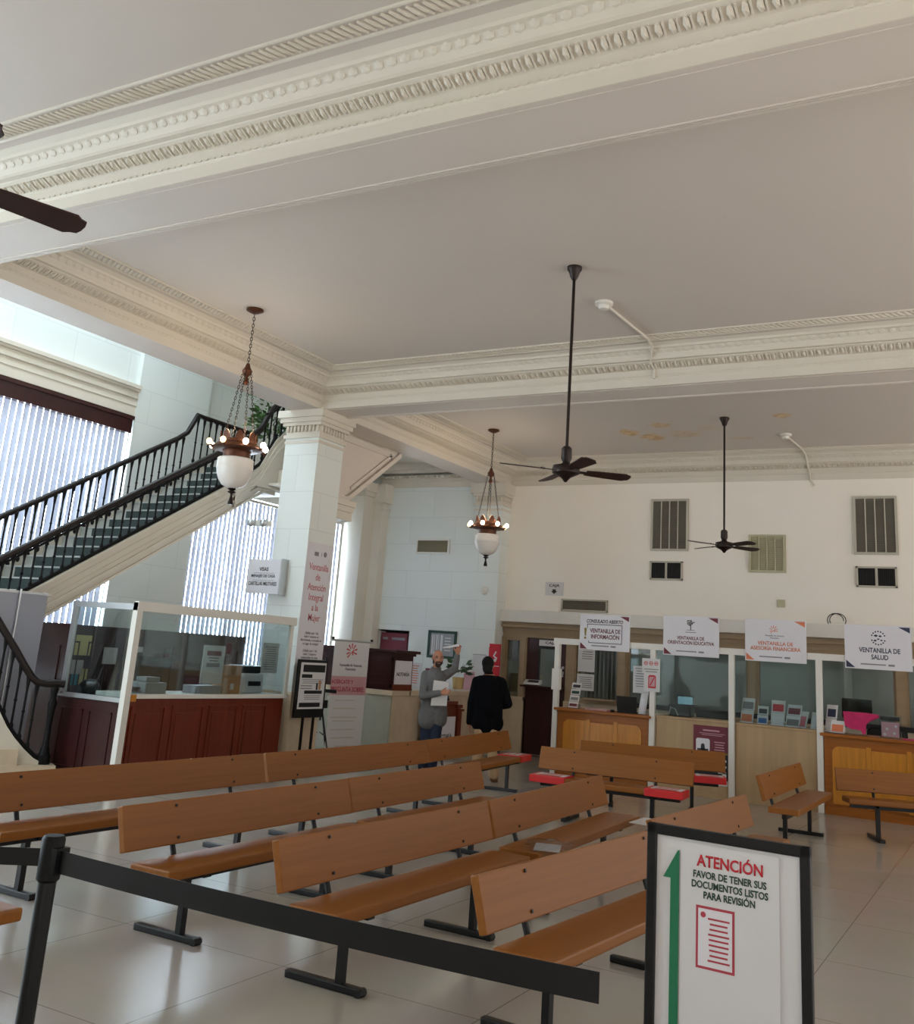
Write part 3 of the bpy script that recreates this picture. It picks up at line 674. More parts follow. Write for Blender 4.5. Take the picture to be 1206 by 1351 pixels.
# ------------------------------------------------------------------ chandeliers
def chain(p0, p1, r=.011, w=.0032):
    p0, p1 = Vector(p0), Vector(p1); L = (p1-p0).length; st = r*3.0; n = max(2, int(L/st)); d = (p1-p0).normalized()
    a = d.orthogonal().normalized(); c = d.cross(a); mb = MB()
    for i in range(n):
        m0 = p0+d*(L*(i+.5)/n); s = a if i % 2 else c
        mb.tube([m0+d*math.cos(2*PI*k/8)*r*1.9+s*math.sin(2*PI*k/8)*r for k in range(9)], w, 5, False)
    return mb
def chandelier(label, loc, lit):
    t = thing('chandelier', label, 'chandelier', loc, 0, 'bowl chandeliers')
    MB().lathe([(.001, 0), (.10, 0), (.105, -.02), (.06, -.045), (.025, -.06), (.001, -.06)], (0, 0, 0), 24).build('canopy', M['copper'], t, True)
    chain((0, 0, -.06), (0, 0, -.70), .014, .0045).build('chain', M['fanmetal'], t)
    MB().lathe([(.001, -.68), (.02, -.69), (.035, -.74), (.062, -.78), (.05, -.82), (.02, -.85), (.02, -.88), (.035, -.92), (.018, -.95), (.001, -.96)], (0, 0, 0), 18).build('hanger', M['copper'], t, True)
    zr = -1.66
    for k in range(4):
        a = R(20)+k*PI/2
        chain((.05*math.cos(a), .05*math.sin(a), -.79), (.19*math.cos(a), .19*math.sin(a), zr+.04), .0115, .0038).build('chain', M['fanmetal'], t)
    ring = MB().lathe([(.17, 0), (.215, .005), (.225, .02), (.225, -.01), (.29, -.06), (.30, -.075), (.25, -.095), (.17, -.10), (.155, -.12), (.155, -.19), (.13, -.19), (.13, -.06), (.17, -.03), (.17, 0)], (0, 0, zr), 32)
    for k in range(8):
        a = k*PI/4; m = Matrix.Rotation(a, 4, 'Z')
        b = MB().poly([(-.05, 0), (.05, 0), (.045, .07), (.03, .11), (.0, .135), (-.03, .11), (-.045, .07)], (-.008, .008), 'y')
        b.b.transform(Matrix.Translation((0, 0, zr)) @ m @ Matrix.Translation((0, .205, -.01))); ring.add(b)
    ring.build('ring', M['copper'], t, True)
    for k in range(8):
        a = R(12)+k*PI/4; c = (.335*math.cos(a), .335*math.sin(a), zr-.03)
        so = MB().tube([(.24*math.cos(a), .24*math.sin(a), zr-.07), (.30*math.cos(a), .30*math.sin(a), zr-.075), (.33*math.cos(a), .33*math.sin(a), zr-.06)], .014, 8).build('socket', M['copper'], t, True)
        MB().ball(c, (.034, .034, .038), 14, 10).build('bulb', M['bulb'] if lit[k] else M['bulbw'], so, True)
    MB().lathe([(.001, -.19), (.155, -.185), (.20, -.19), (.212, -.205), (.208, -.22), (.212, -.30), (.213, -.31), (.208, -.32), (.20, -.37), (.175, -.44), (.13, -.50), (.07, -.535), (.001, -.545)], (0, 0, zr), 36).build('bowl', M['opal'], t, True)
    MB().lathe([(.001, -.53), (.04, -.535), (.05, -.55), (.02, -.565), (.045, -.575), (.05, -.585), (.015, -.60), (.012, -.63), (.02, -.66), (.032, -.71), (.033, -.725), (.001, -.725)], (0, 0, zr), 16).build('finial', M['fanmetal'], t, True)
    return t
chandelier('copper bowl chandelier with lit bulbs hanging in front of the staircase', (-7.88, 8.59, 5.6), [1, 1, 0, 1, 1, 0, 0, 1])
chandelier('dark bowl chandelier with lit bulbs hanging near the far corner pilaster', (-7.90, 15.04, 5.6), [1, 0, 1, 1, 0, 1, 1, 1])
for i, (x, y) in enumerate(((-7.88, 8.59), (-7.90, 15.04))):
    l = bpy.data.lights.new('chandelier_light', 'POINT'); l.energy = 14; l.color = (1, .75, .48); l.shadow_soft_size = .12
    o = bpy.data.objects.new('chandelier_light', l); COL.objects.link(o); o.location = (x, y, 4.12)
# ------------------------------------------------------------------ benches: local x along, faces -y, origin on the floor below the back's top edge
def bench(label, L, loc, rz, group='waiting room benches'):
    t = thing('bench', label, 'bench', loc, rz, group)
    h = L/2
    # slanted back
    bk = MB().box(-h, -.022, -.125, h, .022, .125, .006)
    bk.b.transform(Matrix.Translation((0, -.045, .625)) @ Matrix.Rotation(R(-16), 4, 'X'))
    b = bk.build('backrest', M['bench'], t)
    sc = MB()
    for x in (-h+.42, h-.42):
        for z in (-.09, .09): sc.cyl((x, -.024, z), (x, -.030, z), .009, n=10)
    sc.b.transform(Matrix.Translation((0, -.045, .625)) @ Matrix.Rotation(R(-16), 4, 'X'))
    sc.build('screw', M['black'], b)
    s = MB().box(-h+.05, -.41, .395, h-.05, -.10, .455, .012).build('seat', M['bench'], t)
    MB().box(-h+.1, -.28, .345, h-.1, -.23, .394).build('seat_rail', M['black'], t)
    for x in (-h+.42, h-.42):
        MB().box(x-.022, -.22, .03, x+.022, -.18, .36).box(x-.025, -.35, .0, x+.025, .15, .04, .008).cyl((x-.03, -.33, .018), (x+.03, -.33, .018), .022, n=10).box(x-.03, -.36, .365, x+.03, -.12, .394).build('leg', M['black'], t)
        MB().tube([(x, -.30, .376), (x, -.16, .376), (x, -.09, .395), (x, -.075, .44), (x, -.045, .52), (x, .01, .66)], .017, 8).build('back_support', M['black'], t)
    return t
RZ = PI/2
def rowbench(label, xa, ya, xb, yb):
    a = math.atan2(yb-ya, xb-xa); L = math.hypot(xb-xa, yb-ya)
    return bench(label, L, ((xa+xb)/2, (ya+yb)/2, 0), a)
rowbench('brown wooden bench nearest the staircase newel, in the row before the dark red counter', -6.03, 4.42, -6.03, 7.38)
rowbench('brown wooden bench in front of the sign easel, second in the row by the counter', -6.03, 7.42, -6.09, 10.33)
rowbench('brown wooden bench with a red-wrapped seat end, in front of the two men', -6.10, 10.37, -6.40, 13.12)
rowbench('brown wooden bench behind the belt post, its sawn end facing us above the black belt', -4.60, 4.42, -4.60, 6.66)
rowbench('brown wooden bench butting the belt-side bench, second of the second row', -4.61, 6.69, -4.64, 8.92)
rowbench('brown wooden bench at the near end of the third row, above a bare seat', -3.40, 4.34, -3.36, 6.59)
rowbench('brown wooden bench at the far end of the third row, near the red seat block', -3.36, 6.62, -3.46, 9.08)
rowbench('brown wooden bench in the front row, running behind the black-framed notice', -2.28, 4.40, -2.10, 6.70)
rowbench('brown wooden bench just past the black-framed notice, its back end sticking out above it', -2.26, 6.85, -2.15, 9.04)
rowbench('short lighter bench standing alone before the plain plywood counter', -2.45, 10.9, -2.46, 13.15)
rowbench('brown wooden bench in front of the golden counter under the health sign', -2.02, 13.02, .02, 13.92)
rowbench('brown wooden bench with both seat ends wrapped in red, facing us in mid-hall', -5.04, 11.33, -3.24, 11.45)
rowbench('brown wooden bench behind the red-ended one, before the information counter', -5.17, 12.87, -3.42, 13.46)
bench('bench seat corner showing in the bottom corner behind the belt post', 2.2, (-5.16, 3.05, 0), PI)

# red wrapped seat ends with a white notice
def redend(label, loc, rz, w=.42, d=.345):
    t = thing('red_seat_cover', label, 'seat cover', loc, rz, 'red seat end covers')
    MB().box(-w/2, -d/2, -.066, w/2, d/2, .012, .008).build('cover', M['redtape'], t)
    p = MB().box(-w/2+.05, -d/2+.07, .012, w/2-.03, d/2-.05, .015).build('notice', M['paper'], t)
    mb = MB()
    for k in range(3): mb.box(-w/2+.1, -.12+.09*k, .015, w/2-.08, -.09+.09*k, .016)
    mb.build('small_print', M['red'], p)
redend('red seat cover on the far end of the bench by the two men', (-6.12, 12.86, .456), R(96))
redend('red seat cover on the near corner of the mid-hall bench, beside the empty floor', (-4.80, 11.095, .456), R(4))
redend('red seat cover with a white notice on the mid-hall bench, nearest the black-framed notice', (-3.47, 11.18, .456), R(4))
redend('red seat cover on the bench before the information counter, nearest the maroon poster', (-3.55, 13.16, .456), R(19))
# papers left on a bench
tag(MB().box(-2.98, 8.55, .456, -2.72, 8.95, .460).build('paper_notice', M['paper']), 'white sheet lying on the far seat end of the third bench row', 'paper')
pl = thing('plastic_bag', 'clear crumpled plastic bag of papers lying on the third row seat', 'bag', (-2.98, 6.9, .456), R(20))
pb = MB(); rn = random.Random(5)
v = [[pb.b.verts.new((-.16+.04*i+rn.uniform(-.01, .01), -.2+.045*j+rn.uniform(-.01, .01), .012+.035*math.exp(-((i-4)**2+(j-4.5)**2)/9)+rn.uniform(0, .02))) for j in range(10)] for i in range(9)]
for i in range(8):
    for j in range(9): pb.b.faces.new((v[i][j], v[i+1][j], v[i+1][j+1], v[i][j+1]))
pb.build('film', M['acrylic'], pl)
MB().box(-.10, -.14, .002, .08, .12, .010).build('papers', M['paper'], pl)

# ------------------------------------------------------------------ belt barrier
t = thing('belt_post', 'black belt barrier post with belts running both ways in the bottom corner', 'barrier', (-3.12, 2.71, 0))
MB().lathe([(.001, 0), (.17, 0), (.17, .02), (.05, .05), (.032, .06), (.032, .86), (.001, .86)], (0, 0, 0), 28).build('post', M['black'], t, True)
MB().lathe([(.001, .985), (.034, .985), (.041, .975), (.041, .84), (.032, .83)], (0, 0, 0), 28).box(.02, -.03, .86, .06, .03, .95, .004).build('head', M['iron'], t, True)
def belt(mb, p, q, sag, hgt=.05):
    p, q = Vector(p), Vector(q); pts = []
    for i in range(13):
        u = i/12; c = p.lerp(q, u); c.z -= sag*4*u*(1-u); pts.append(c)
    d = (q-p); nrm = Vector((-d.y, d.x, 0)).normalized()*.0012
    for a, b_ in zip(pts, pts[1:]):
        z = Vector((0, 0, hgt/2)); mb.hexa([a-nrm-z, b_-nrm-z, b_+nrm-z, a+nrm-z, a-nrm+z, b_-nrm+z, b_+nrm+z, a+nrm+z])
bm = MB(); belt(bm, (.05, -.01, .905), (2.1, .02, .905), .012, .075); bm.build('belt', M['black'], t)
bm = MB(); belt(bm, (-.04, 0, .905), (-1.7, -.62, .905), .03, .06); bm.build('belt', M['black'], t)

# ------------------------------------------------------------------ framed notice on a stand (nearest thing)
a = math.atan2(3.70-3.74, .60)
t = thing('framed_notice', 'black-framed white notice with a green arrow and red ATENCIÓN lettering', 'notice', (-.90, 3.56, 0), R(-4))
t.scale = (1, 1, 1)
W_, Z1, Z0 = .275, 1.205, .40
tilt = Matrix.Translation((0, 0, 0))
fr = MB().box(-W_, -.012, Z0, -W_+.034, .014, Z1, .004).box(W_-.034, -.012, Z0, W_, .014, Z1, .004).box(-W_, -.012, Z1-.034, W_, .014, Z1, .004).box(-W_, -.012, Z0, W_, .014, Z0+.034, .004)
fr.build('frame', M['black'], t)
MB().box(-W_+.03, .0, Z0+.03, W_-.03, .008, Z1-.03).build('board', M['paper'], t)
sh = MB().box(-.155, -.004, Z1-.70, .175, -.002, Z1-.045).build('paper_sheet', M['paper'], t)
arrow = [(-.165, Z1-.075), (-.216, Z1-.165), (-.190, Z1-.165), (-.190, Z1-.62), (-.160, Z1-.62), (-.160, Z1-.075)]
MB().poly(arrow, (-.006, -.003), 'y').build('arrow', M['green'], t)
text('ATENCIÓN', .222, .046, M['red'], t, (.012, -.0045, Z1-.090), bold=0.017)
text('FAVOR DE TENER SUS\nDOCUMENTOS LISTOS\nPARA REVISIÓN', .255, .084, M['dgreen'], t, (.012, -.0045, Z1-.168), bold=0.020, space=1.0)
MB().box(-.10, -.0045, Z1-.42, .03, -.0042, Z1-.232).build('leaflet', M['rosetxt'], t); MB().box(-.092, -.0052, Z1-.412, .022, -.0046, Z1-.240).build('leaflet_face', M['signwhite'], t)
lines(t, -.06, .015, Z1-.40, Z1-.26, 9, M['rosetxt'], -.0053); MB().cyl((-.075, -.0053, Z1-.258), (-.075, -.006, Z1-.258), .009, n=12).build('seal', M['rosetxt'], t)
MB().box(-.05, .014, .0, -.02, .03, .55).box(.02, .014, .0, .05, .03, .55).box(-.25, -.18, 0, .25, .2, .015, .004).build('stand', M['black'], t)

# ------------------------------------------------------------------ visas counter (dark red panels under a white glazed screen)
t = thing('visas_counter', 'dark red panelled counter with a white top beside the square column', 'counter', (-9.05, 8.55, 0), RZ)
# local: x = along +Y (0..2.95), y<0 faces the hall
ct = MB().box(.05, .03, 0, 2.92, .5, .97)
for x0, x1 in ((.16, .66), (.82, 1.32), (1.46, 1.96), (2.10, 2.54)):
    ct.box(x0-.02, .015, .16, x0, .03, .86).box(x1, .015, .16, x1+.02, .03, .86).box(x0-.02, .015, .14, x1+.02, .03, .16).box(x0-.02, .015, .86, x1+.02, .03, .88)
    ct.box(x0+.05, .02, .22, x1-.05, .03, .80, .004)
ct.box(.05, .0, 0, 2.92, .03, .12)
ct.build('body', M['mahog'], t)
MB().box(.05, -.03, .97, 2.95, .55, 1.02, .006).build('worktop', M['white'], t)
MB().box(.05, -.055, .94, .12, -.031, 1.02, .004).build('bracket', M['oak'], t)
t = thing('counter_screen', 'white-framed glass screen standing on the dark red visas counter', 'screen', (-9.05, 8.55, 0), RZ)
MB().box(-.045, -.04, 0, .045, .04, 2.06, .004).build('post', M['white'], t)
MB().box(2.86, -.025, 1.02, 2.92, .025, 2.0).build('post', M['white'], t)
MB().box(-.045, -.042, 1.96, 2.95, .04, 2.07, .004).build('top_rail', M['white'], t)
MB().box(.045, -.004, 1.02, 2.86, .004, 1.97).build('pane', M['glass'], t)
MB().box(-.03, .04, 1.97, .03, 1.08, 2.04).build('side_rail', M['steel'], t); MB().box(-.025, .04, .92, .025, 1.16, .97).build('side_rail', M['steel'], t)
MB().hexa([(-.025, 1.02, .95), (.025, 1.02, .95), (.025, 1.08, .95), (-.025, 1.08, .95), (-.025, 1.02, 2.0), (.025, 1.02, 2.0), (.025, 1.08, 2.0), (-.025, 1.08, 2.0)]).build('post', M['steel'], t)
MB().box(-.004, .04, .97, .004, 1.03, 1.97).build('pane', M['glass'], t)
t = thing('counter_return', 'dark mahogany panelled return below the small side pane of the glass screen', 'counter', (-9.1, 8.55, 0))
rt_ = MB().box(-1.12, -.0, 0, -.0, .06, .91)
for x0, x1 in ((-.98, -.6), (-.5, -.12)):
    for (a0, a1) in ((.14, .80),): rt_.box(x0, -.012, a0, x0+.02, 0, a1).box(x1-.02, -.012, a0, x1, 0, a1).box(x0, -.012, a0, x1, 0, a0+.02).box(x0, -.012, a1-.02, x1, 0, a1)
rt_.build('body', M['mahog_dark'], t)
t = thing('office_partition', 'long dark mahogany partition under the staircase, behind the visas office', 'partition', (-10.95, 8.62, 0))
pn = MB().box(0, 0, 0, .06, 4.0, 1.74).box(-.02, -.02, 1.66, .09, 4.0, 1.76)
for k in range(5): pn.box(.06, .1+k*.78, .75, .072, .12+k*.78, 1.55).box(.06, .72+k*.78, .75, .072, .74+k*.78, 1.55).box(.06, .1+k*.78, 1.53, .072, .74+k*.78, 1.55)
pn.box(0, 0, 0, .78, .05, 1.74).box(0, -.03, 1.66, .78, .06, 1.76)
for a, c in ((.10, .12), (.58, .60)): pn.box(a, -.012, .2, c, 0, 1.5)
pn.box(.10, -.012, 1.48, .60, 0, 1.5)
pn.build('panel', M['mahog_dark'], t)
# things on and behind the counter
t = thing('printer', 'white printer with a dark lid on the counter beside the column', 'printer', (-9.35, 10.95, 1.02), RZ)
MB().box(-.2, -.15, 0, .2, .2, .26, .03).build('body', M['paper'], t); MB().box(-.19, -.1, .26, .19, .2, .36, .03).box(-.12, -.17, .1, .12, -.14, .16).build('lid', M['black'], t)
t = thing('cardboard_box', 'tall brown cardboard box next to the printer', 'box', (-9.22, 10.42, 1.02), RZ)
MB().box(-.16, -.1, 0, .16, .1, .36).build('box_body', M['card'], t); MB().box(-.035, -.103, .05, .035, -.1, .13).build('tape_label', M['paper'], t)
t = thing('counter_notice', 'white sheet with a red heading standing on the visas counter', 'notice', (-9.16, 10.05, 1.02), RZ)
MB().box(-.2, -.005, .12, .2, .005, .60).build('sheet', M['paper'], t); MB().box(-.13, -.008, .47, .13, -.005, .53).build('heading', M['maroon'], t); MB().box(-.12, -.008, .33, .12, -.005, .38).build('heading', M['txtg'], t)
lines(t, -.1, .1, .39, .46, 2, M['txt'], -.006); MB().box(-.28, -.02, 0, .2, .2, .10, .01).build('tray', M['grey'], t)
t = thing('card_reader', 'small grey card printer on the visas counter', 'printer', (-9.22, 9.05, 1.02), RZ)
MB().box(-.16, -.12, 0, .18, .14, .13, .015).box(-.12, -.08, .13, .10, .1, .19, .015).build('body', M['grey'], t)
t = thing('cable_heap', 'tangle of black cables at the near end of the visas counter', 'cables', (-9.22, 8.72, 1.03), RZ)
rn = random.Random(2); MB().tube([(rn.uniform(-.05, .22), rn.uniform(-.12, .12), .01+rn.uniform(0, .05)) for k in range(26)], .006, 6).build('cable', M['black'], t)
t = thing('monitor', 'black monitor seen from behind inside the visas office', 'monitor', (-9.95, 9.65, .8), R(70))
MB().box(-.28, 0, .28, .28, .04, .62, .01).build('casing', M['dark'], t); MB().box(-.03, .03, 0, .03, .06, .4).box(-.12, -.08, 0, .12, .12, .015).build('stand', M['dark'], t)
t = thing('office_desk', 'dark desk inside the visas office behind the counter', 'desk', (-9.98, 10.35, 0), RZ)
MB().box(-.95, -.3, .76, .95, .35, .80).box(-.95, -.3, 0, -.90, .35, .76).box(.90, -.3, 0, .95, .35, .76).build('top', M['mahog_dark'], t)
t = thing('desk_microphone', 'black boom arm microphone behind the small side pane', 'microphone', (-9.85, 9.05, .8), R(30))
MB().tube([(0, 0, 0), (.02, 0, .35), (.26, .02, .62)], .008, 8).build('arm', M['black'], t); MB().ball((.29, .02, .64), (.05, .04, .04)).box(-.08, -.06, 0, .08, .06, .02).build('head', M['black'], t)
t = thing('clutter_bag', 'dark bag behind the small side pane of the counter screen', 'bag', (-10.0, 8.85, .8))
MB().ball((0, 0, .16), (.17, .13, .17), 16, 10).ball((.12, .02, .1), (.12, .1, .1), 14, 8).build('bag_body', M['dark'], t, True)
MB().box(-.5, -.1, -.8, .36, .4, -.01).build('shelf', M['mahog_dark'], t)
# notes pinned on the partition
for k, (y, z, w, h, m, lb) in enumerate(((8.92, 1.42, .07, .13, 'yellow', 'small yellow note pinned alone on the partition behind the side pane'), (9.12, 1.34, .12, .2, 'yellow', 'yellow note between the lone note and the white sheets'),
        (9.42, 1.50, .26, .26, 'yellow', 'broad yellow note topmost of the cluster behind the side pane'), (9.3, 1.22, .34, .18, 'paper', 'white sheet below the broad yellow note'), (9.12, 1.08, .2, .3, 'paper', 'tall white sheet beside the cyan note'),
        (9.36, 1.06, .10, .14, 'cyan', 'cyan note in the cluster on the partition'), (9.5, 1.1, .12, .2, 'yellow', 'yellow note below the sheets, beside the cyan one'), (9.9, 1.38, .24, .22, 'paper', 'white sheet on the partition just before the white screen post'), (10.35, 1.40, .26, .24, 'paper', 'white sheet with a sketched map just past the white screen post'))):
    o = MB().box(-10.888, y-w/2, z-h/2, -10.882, y+w/2, z+h/2).build('pinned_note', M[m]); tag(o, lb, 'note', 'notes pinned on the partition')
t = thing('wall_notice', 'white printed page taped inside the glass screen near the column', 'notice', (-9.075, 11.08, 1.5), RZ)
MB().box(-.17, -.002, -.2, .17, .002, .2).build('page', M['paper'], t); lines(t, -.13, .13, -.16, .16, 11, M['txtg'], -.003)
# hanging sign VISAS
t = thing('box_sign', 'white projecting box sign reading VISAS on the face of the square column', 'sign', (-9.69, 11.5, 2.64))
MB().box(-.31, -.03, -.25, .30, .03, .25, .004).build('board', M['signwhite'], t)
MB().box(.30, -.035, -.26, .33, .10, .26).build('bracket', M['steel'], t)
text('VISAS', .17, .055, M['txt'], t, (-.01, -.031, .105), bold=0.014)
text('MENAJES DE CASA', .45, .056, M['txt'], t, (-.01, -.031, .0), bold=0.014)
text('CARTILLAS MILITARES', .53, .056, M['txt'], t, (-.01, -.031, -.105), bold=0.014)
MB().box(-.2, -.0325, .045, .2, -.031, .05).box(-.2, -.0325, -.06, .2, -.031, -.055).build('rule', M['txtg'], t)
# twin emergency lamp on the landing underside
t = thing('emergency_light', 'twin-headed emergency light on the wall under the stair landing', 'lamp', (-9.86, 11.45, 3.42), 0)
MB().box(-.16, .0, -.04, .12, .12, .05, .01).build('housing', M['white'], t)
for x in (-.14, .10): MB().ball((x, -.05, 0), (.065, .05, .06), 14, 10).build('lamp_head', M['steel'], t, True)
# column banner
t = thing('column_banner', 'tall white banner on the column reading Ventanilla de Atención Integral a la Mujer', 'banner', (-9.045, 11.92, 0), RZ)
MB().box(-.325, -.006, 1.42, .31, .0, 3.18).build('cloth', M['signwhite'], t)
text('Ventanilla\nde\nAtención\nIntegral\na la\nMujer', .47, .86, M['pink'], t, (0, -.006, 2.45), bold=0.006, space=1.05)
text('¿Sabías que 1 de\ncada 4 mujeres es\ndiscriminada o acosada en\nsu lugar de trabajo?', .50, .20, M['txtg'], t, (-.01, -.006, 1.80))
text('¿Sabías que 1 de\ncada 2 mujeres\nviolentadas en casa\nvive con violencia\nde pareja?', .40, .24, M['txtg'], t, (-.01, -.006, 1.53))
MB().box(-.14, -.0075, 2.99, -.04, -.006, 3.05).cyl((.12, -.006, 3.03), (.12, -.0075, 3.03), .04, n=20).box(.03, -.0075, 2.99, .04, -.006, 3.06).build('crest', M['txtg'], t)
# black easel sign
t = thing('easel_sign', 'black-framed white information board on two thin black legs beside the column', 'sign', (-8.86, 11.78, 0), RZ)
W_ = .335
MB().box(-W_, -.02, .72, W_, .02, 1.51, .005).build('frame', M['black'], t)
MB().box(-W_+.04, -.024, .84, W_-.04, -.02, 1.47).build('sheet', M['paper'], t)
MB().box(-.24, -.027, 1.34, .27, -.024, 1.44).box(-.26, -.027, 1.26, -.02, -.024, 1.31).box(-.17, -.027, 1.045, .24, -.024, 1.09).box(-.26, -.027, .865, .22, -.024, .925).box(.09, -.027, 1.10, .13, -.024, 1.19).build('heading_bars', M['dark'], t)
lines(t, -.26, .26, 1.18, 1.25, 3, M['txtg'], -.025, seed=3); lines(t, -.27, .0, 1.10, 1.17, 2, M['txtg'], -.025, seed=4); lines(t, -.2, .24, .96, 1.03, 3, M['txtg'], -.025, seed=5)
MB().box(.15, -.027, 1.10, .20, -.024, 1.23).build('drawing', M['card'], t)
for x in (-.10, .14): MB().box(x-.014, -.01, 0, x+.014, .02, .74).build('leg', M['black'], t)
MB().box(-.3, .0, 0, .3, .03, .03).box(-.02, .0, .0, .06, .35, .025).build('foot', M['black'], t)
# tripod stand
t = thing('tripod_stand', 'thin black folding tripod stand between the easel sign and the white roll-up banner', 'stand', (-9.35, 12.75, 0))
MB().cyl((0, 0, .62), (0, 0, 1.55), .012, n=8).build('pole', M['black'], t)
MB().box(-.06, -.05, .80, .08, .05, .92, .008).box(-.12, -.02, 1.03, .24, .02, 1.08).build('bracket', M['black'], t)
for k in range(3):
    a = R(100)+k*2*PI/3; MB().cyl((0, 0, .85), (.36*math.cos(a), .36*math.sin(a), .0), .011, n=8).cyl((.02*math.cos(a), .02*math.sin(a), .45), (.2*math.cos(a), .2*math.sin(a), .4), .006, n=6).build('leg', M['black'], t)
# white roll-up banner
t = thing('rollup_banner', 'white roll-up banner reading ACÉRCATE Y PREGUNTA SOBRE with a dusty rose band', 'banner', (-9.2, 13.2, 0), R(80))
MB().box(-.385, -.002, .06, .385, .002, 1.81).build('cloth', M['paper'], t)
MB().box(-.46, -.10, 0, .46, .10, .07, .015).build('base', M['steel'], t)
MB().cyl((0, .03, .05), (0, .03, 1.82), .01, n=8).cyl((-.45, .0, 1.815), (.45, 0, 1.815), .014, n=8).build('pole', M['steel'], t)
for x in (-.43, .43): MB().box(x-.02, -.01, 1.81, x+.02, .012, 1.86).build('clip', M['black'], t)
MB().box(-.385, -.004, 1.0, .385, -.002, 1.28).build('band', M['rose'], t)
text('ACÉRCATE Y', .48, .075, M['rosetxt'], t, (-.15, -.0045, 1.205), bold=0.014); text('PREGUNTA SOBRE:', .72, .075, M['rosetxt'], t, (-.02, -.0045, 1.085), bold=0.014)
def burst(parent, c, r, mat, y):
    mb = MB()
    for k in range(7):
        a = R(-20)+k*R(37); p, q = (c[0]+math.cos(a)*r*.35, c[1]+math.sin(a)*r*.35), (c[0]+math.cos(a)*r, c[1]+math.sin(a)*r)
        dx, dz = -math.sin(a)*r*.10, math.cos(a)*r*.10
        mb.poly([(p[0]-dx*.5, p[1]-dz*.5), (q[0]-dx, q[1]-dz), (q[0]+dx, q[1]+dz), (p[0]+dx*.5, p[1]+dz*.5)], (y-.002, y), 'y')
    mb.poly([(c[0]-r*.8, c[1]-r*.75), (c[0]+r*.3, c[1]+r*.2), (c[0]+r*.3, c[1]-r*.5), (c[0]+r*.12, c[1]-r*.5), (c[0]+r*.12, c[1]-r*.08), (c[0]-r*.68, c[1]-r*.87)], (y-.002, y), 'y')
    return mb.build('emblem', mat, parent)
burst(t, (.0, 1.66), .12, M['red'], -.002)
text('Ventanilla de Asesoría\nFinanciera', .5, .10, M['txtg'], t, (0, -.0045, 1.42))
for k, (z, w) in enumerate(((.92, .42), (.80, .5), (.67, .56), (.615, .48), (.49, .52), (.37, .5), (.25, .28), (.14, .14))): lines(t, -w/2-.05, w/2-.05, z-.008, z+.008, 1, M['ventf'], -.003, rag=0, t=.8)
# roll-up banner back behind the lower stair rail
t = thing('rollup_banner', 'plain grey back of a roll-up banner behind the lower stair railing', 'banner', (-10.42, 7.95, 0), RZ)
MB().box(-.55, -.002, .1, .41, .002, 2.08).build('cloth', M['roller'], t)
MB().box(-.55, -.08, 0, .43, .08, .10, .015).build('base', M['steel'], t)
MB().cyl((.0, -.03, .08), (.0, -.03, 2.12), .012, n=8).box(-.56, -.012, 2.07, .43, .012, 2.10).build('pole', M['steel'], t)
# ------------------------------------------------------------------ notary counter (marble) and its mahogany fittings
t = thing('marble_counter', 'beige marble counter with a grey-green end panel, behind the two men', 'counter', (-9.05, 14.23, 0))
MB().box(-.55, .03, 0, 0, 3.5, 1.0).box(-.02, .03, 0, .02, 3.5, .12).build('front', M['marble'], t)
MB().box(-2.0, 0, 0, -.005, .03, 1.0).box(-2.0, -.02, 0, 0, .0, .12).build('end_panel', M['marbleg'], t)  # darker, bluish light on this face is put into its marble colour
MB().box(-2.0, -.03, 1.0, .03, .55, 1.08, .006).box(-.6, .5, 1.0, .03, 3.5, 1.08, .006).build('worktop', M['marble'], t)
t = thing('notary_cabinet', 'mahogany cabinet with a white NOTARÍA sign on the marble counter corner', 'cabinet', (-9.08, 14.25, 1.08))
MB().box(-1.75, .02, 0, 0, .62, .56).box(-1.7, .005, .04, -1.2, .02, .5).box(-1.1, .005, .04, -.6, .02, .5).box(-.52, 0, .04, -.48, .02, .52).box(-.06, 0, .04, -.02, .02, .52).box(-.52, 0, .04, -.02, .02, .10).box(-.52, 0, .46, -.02, .02, .52).box(-.52, 0, .22, -.02, .02, .25).build('body', M['mahog_dark'], t)
MB().box(-1.8, -.03, .56, .03, .66, .60).box(-1.84, -.07, .60, .08, .72, .65, .008).build('top', M['mahog_dark'], t)
s = MB().box(.0, .06, .10, .012, .58, .48).build('sign_plate', M['signwhite'], t)
text('NOTARÍA', .40, .075, M['txt'], s, (.0125, .31, .27), rz=RZ, bold=0.022)
MB().box(.0, .02, 0, .01, .62, .10).build('plinth', M['mahog'], t)
t = thing('notary_podium', 'mahogany podium with a white NOTARÍA sign in front of the marble counter', 'podium', (-8.74, 15.1, 0), RZ)
MB().box(.0, -.02, 0, .86, .2, .88).box(.02, -.06, .04, .08, 0, .84).box(.76, -.06, .04, .84, 0, .84).box(.84, .0, 0, 1.0, .16, .78).build('body', M['mahog'], t)
MB().box(-.03, -.07, .88, .72, .24, .94, .01).box(.72, -.07, .82, .90, .24, .88, .01).box(.9, -.03, .76, 1.04, .2, .80, .01).build('top', M['mahog'], t)
s = MB().box(.10, -.034, .05, .72, -.02, .68).build('sign_plate', M['signwhite'], t)
text('NOTARÍA', .44, .09, M['txt'], s, (.40, -.035, .37), bold=0.022)
t = thing('counter_phone', 'small black device on the podium beside the bald man', 'device', (-8.84, 15.62, .94))
MB().ball((0, 0, .06), (.07, .10, .05)).box(-.06, -.07, 0, .06, .07, .04).build('casing', M['black'], t)
tag(MB().box(-9.4, 14.95, 1.081, -9.1, 15.6, 1.10).build('paper_stack', M['paper']), 'stack of white paper on the marble counter right of the notary cabinet', 'paper')
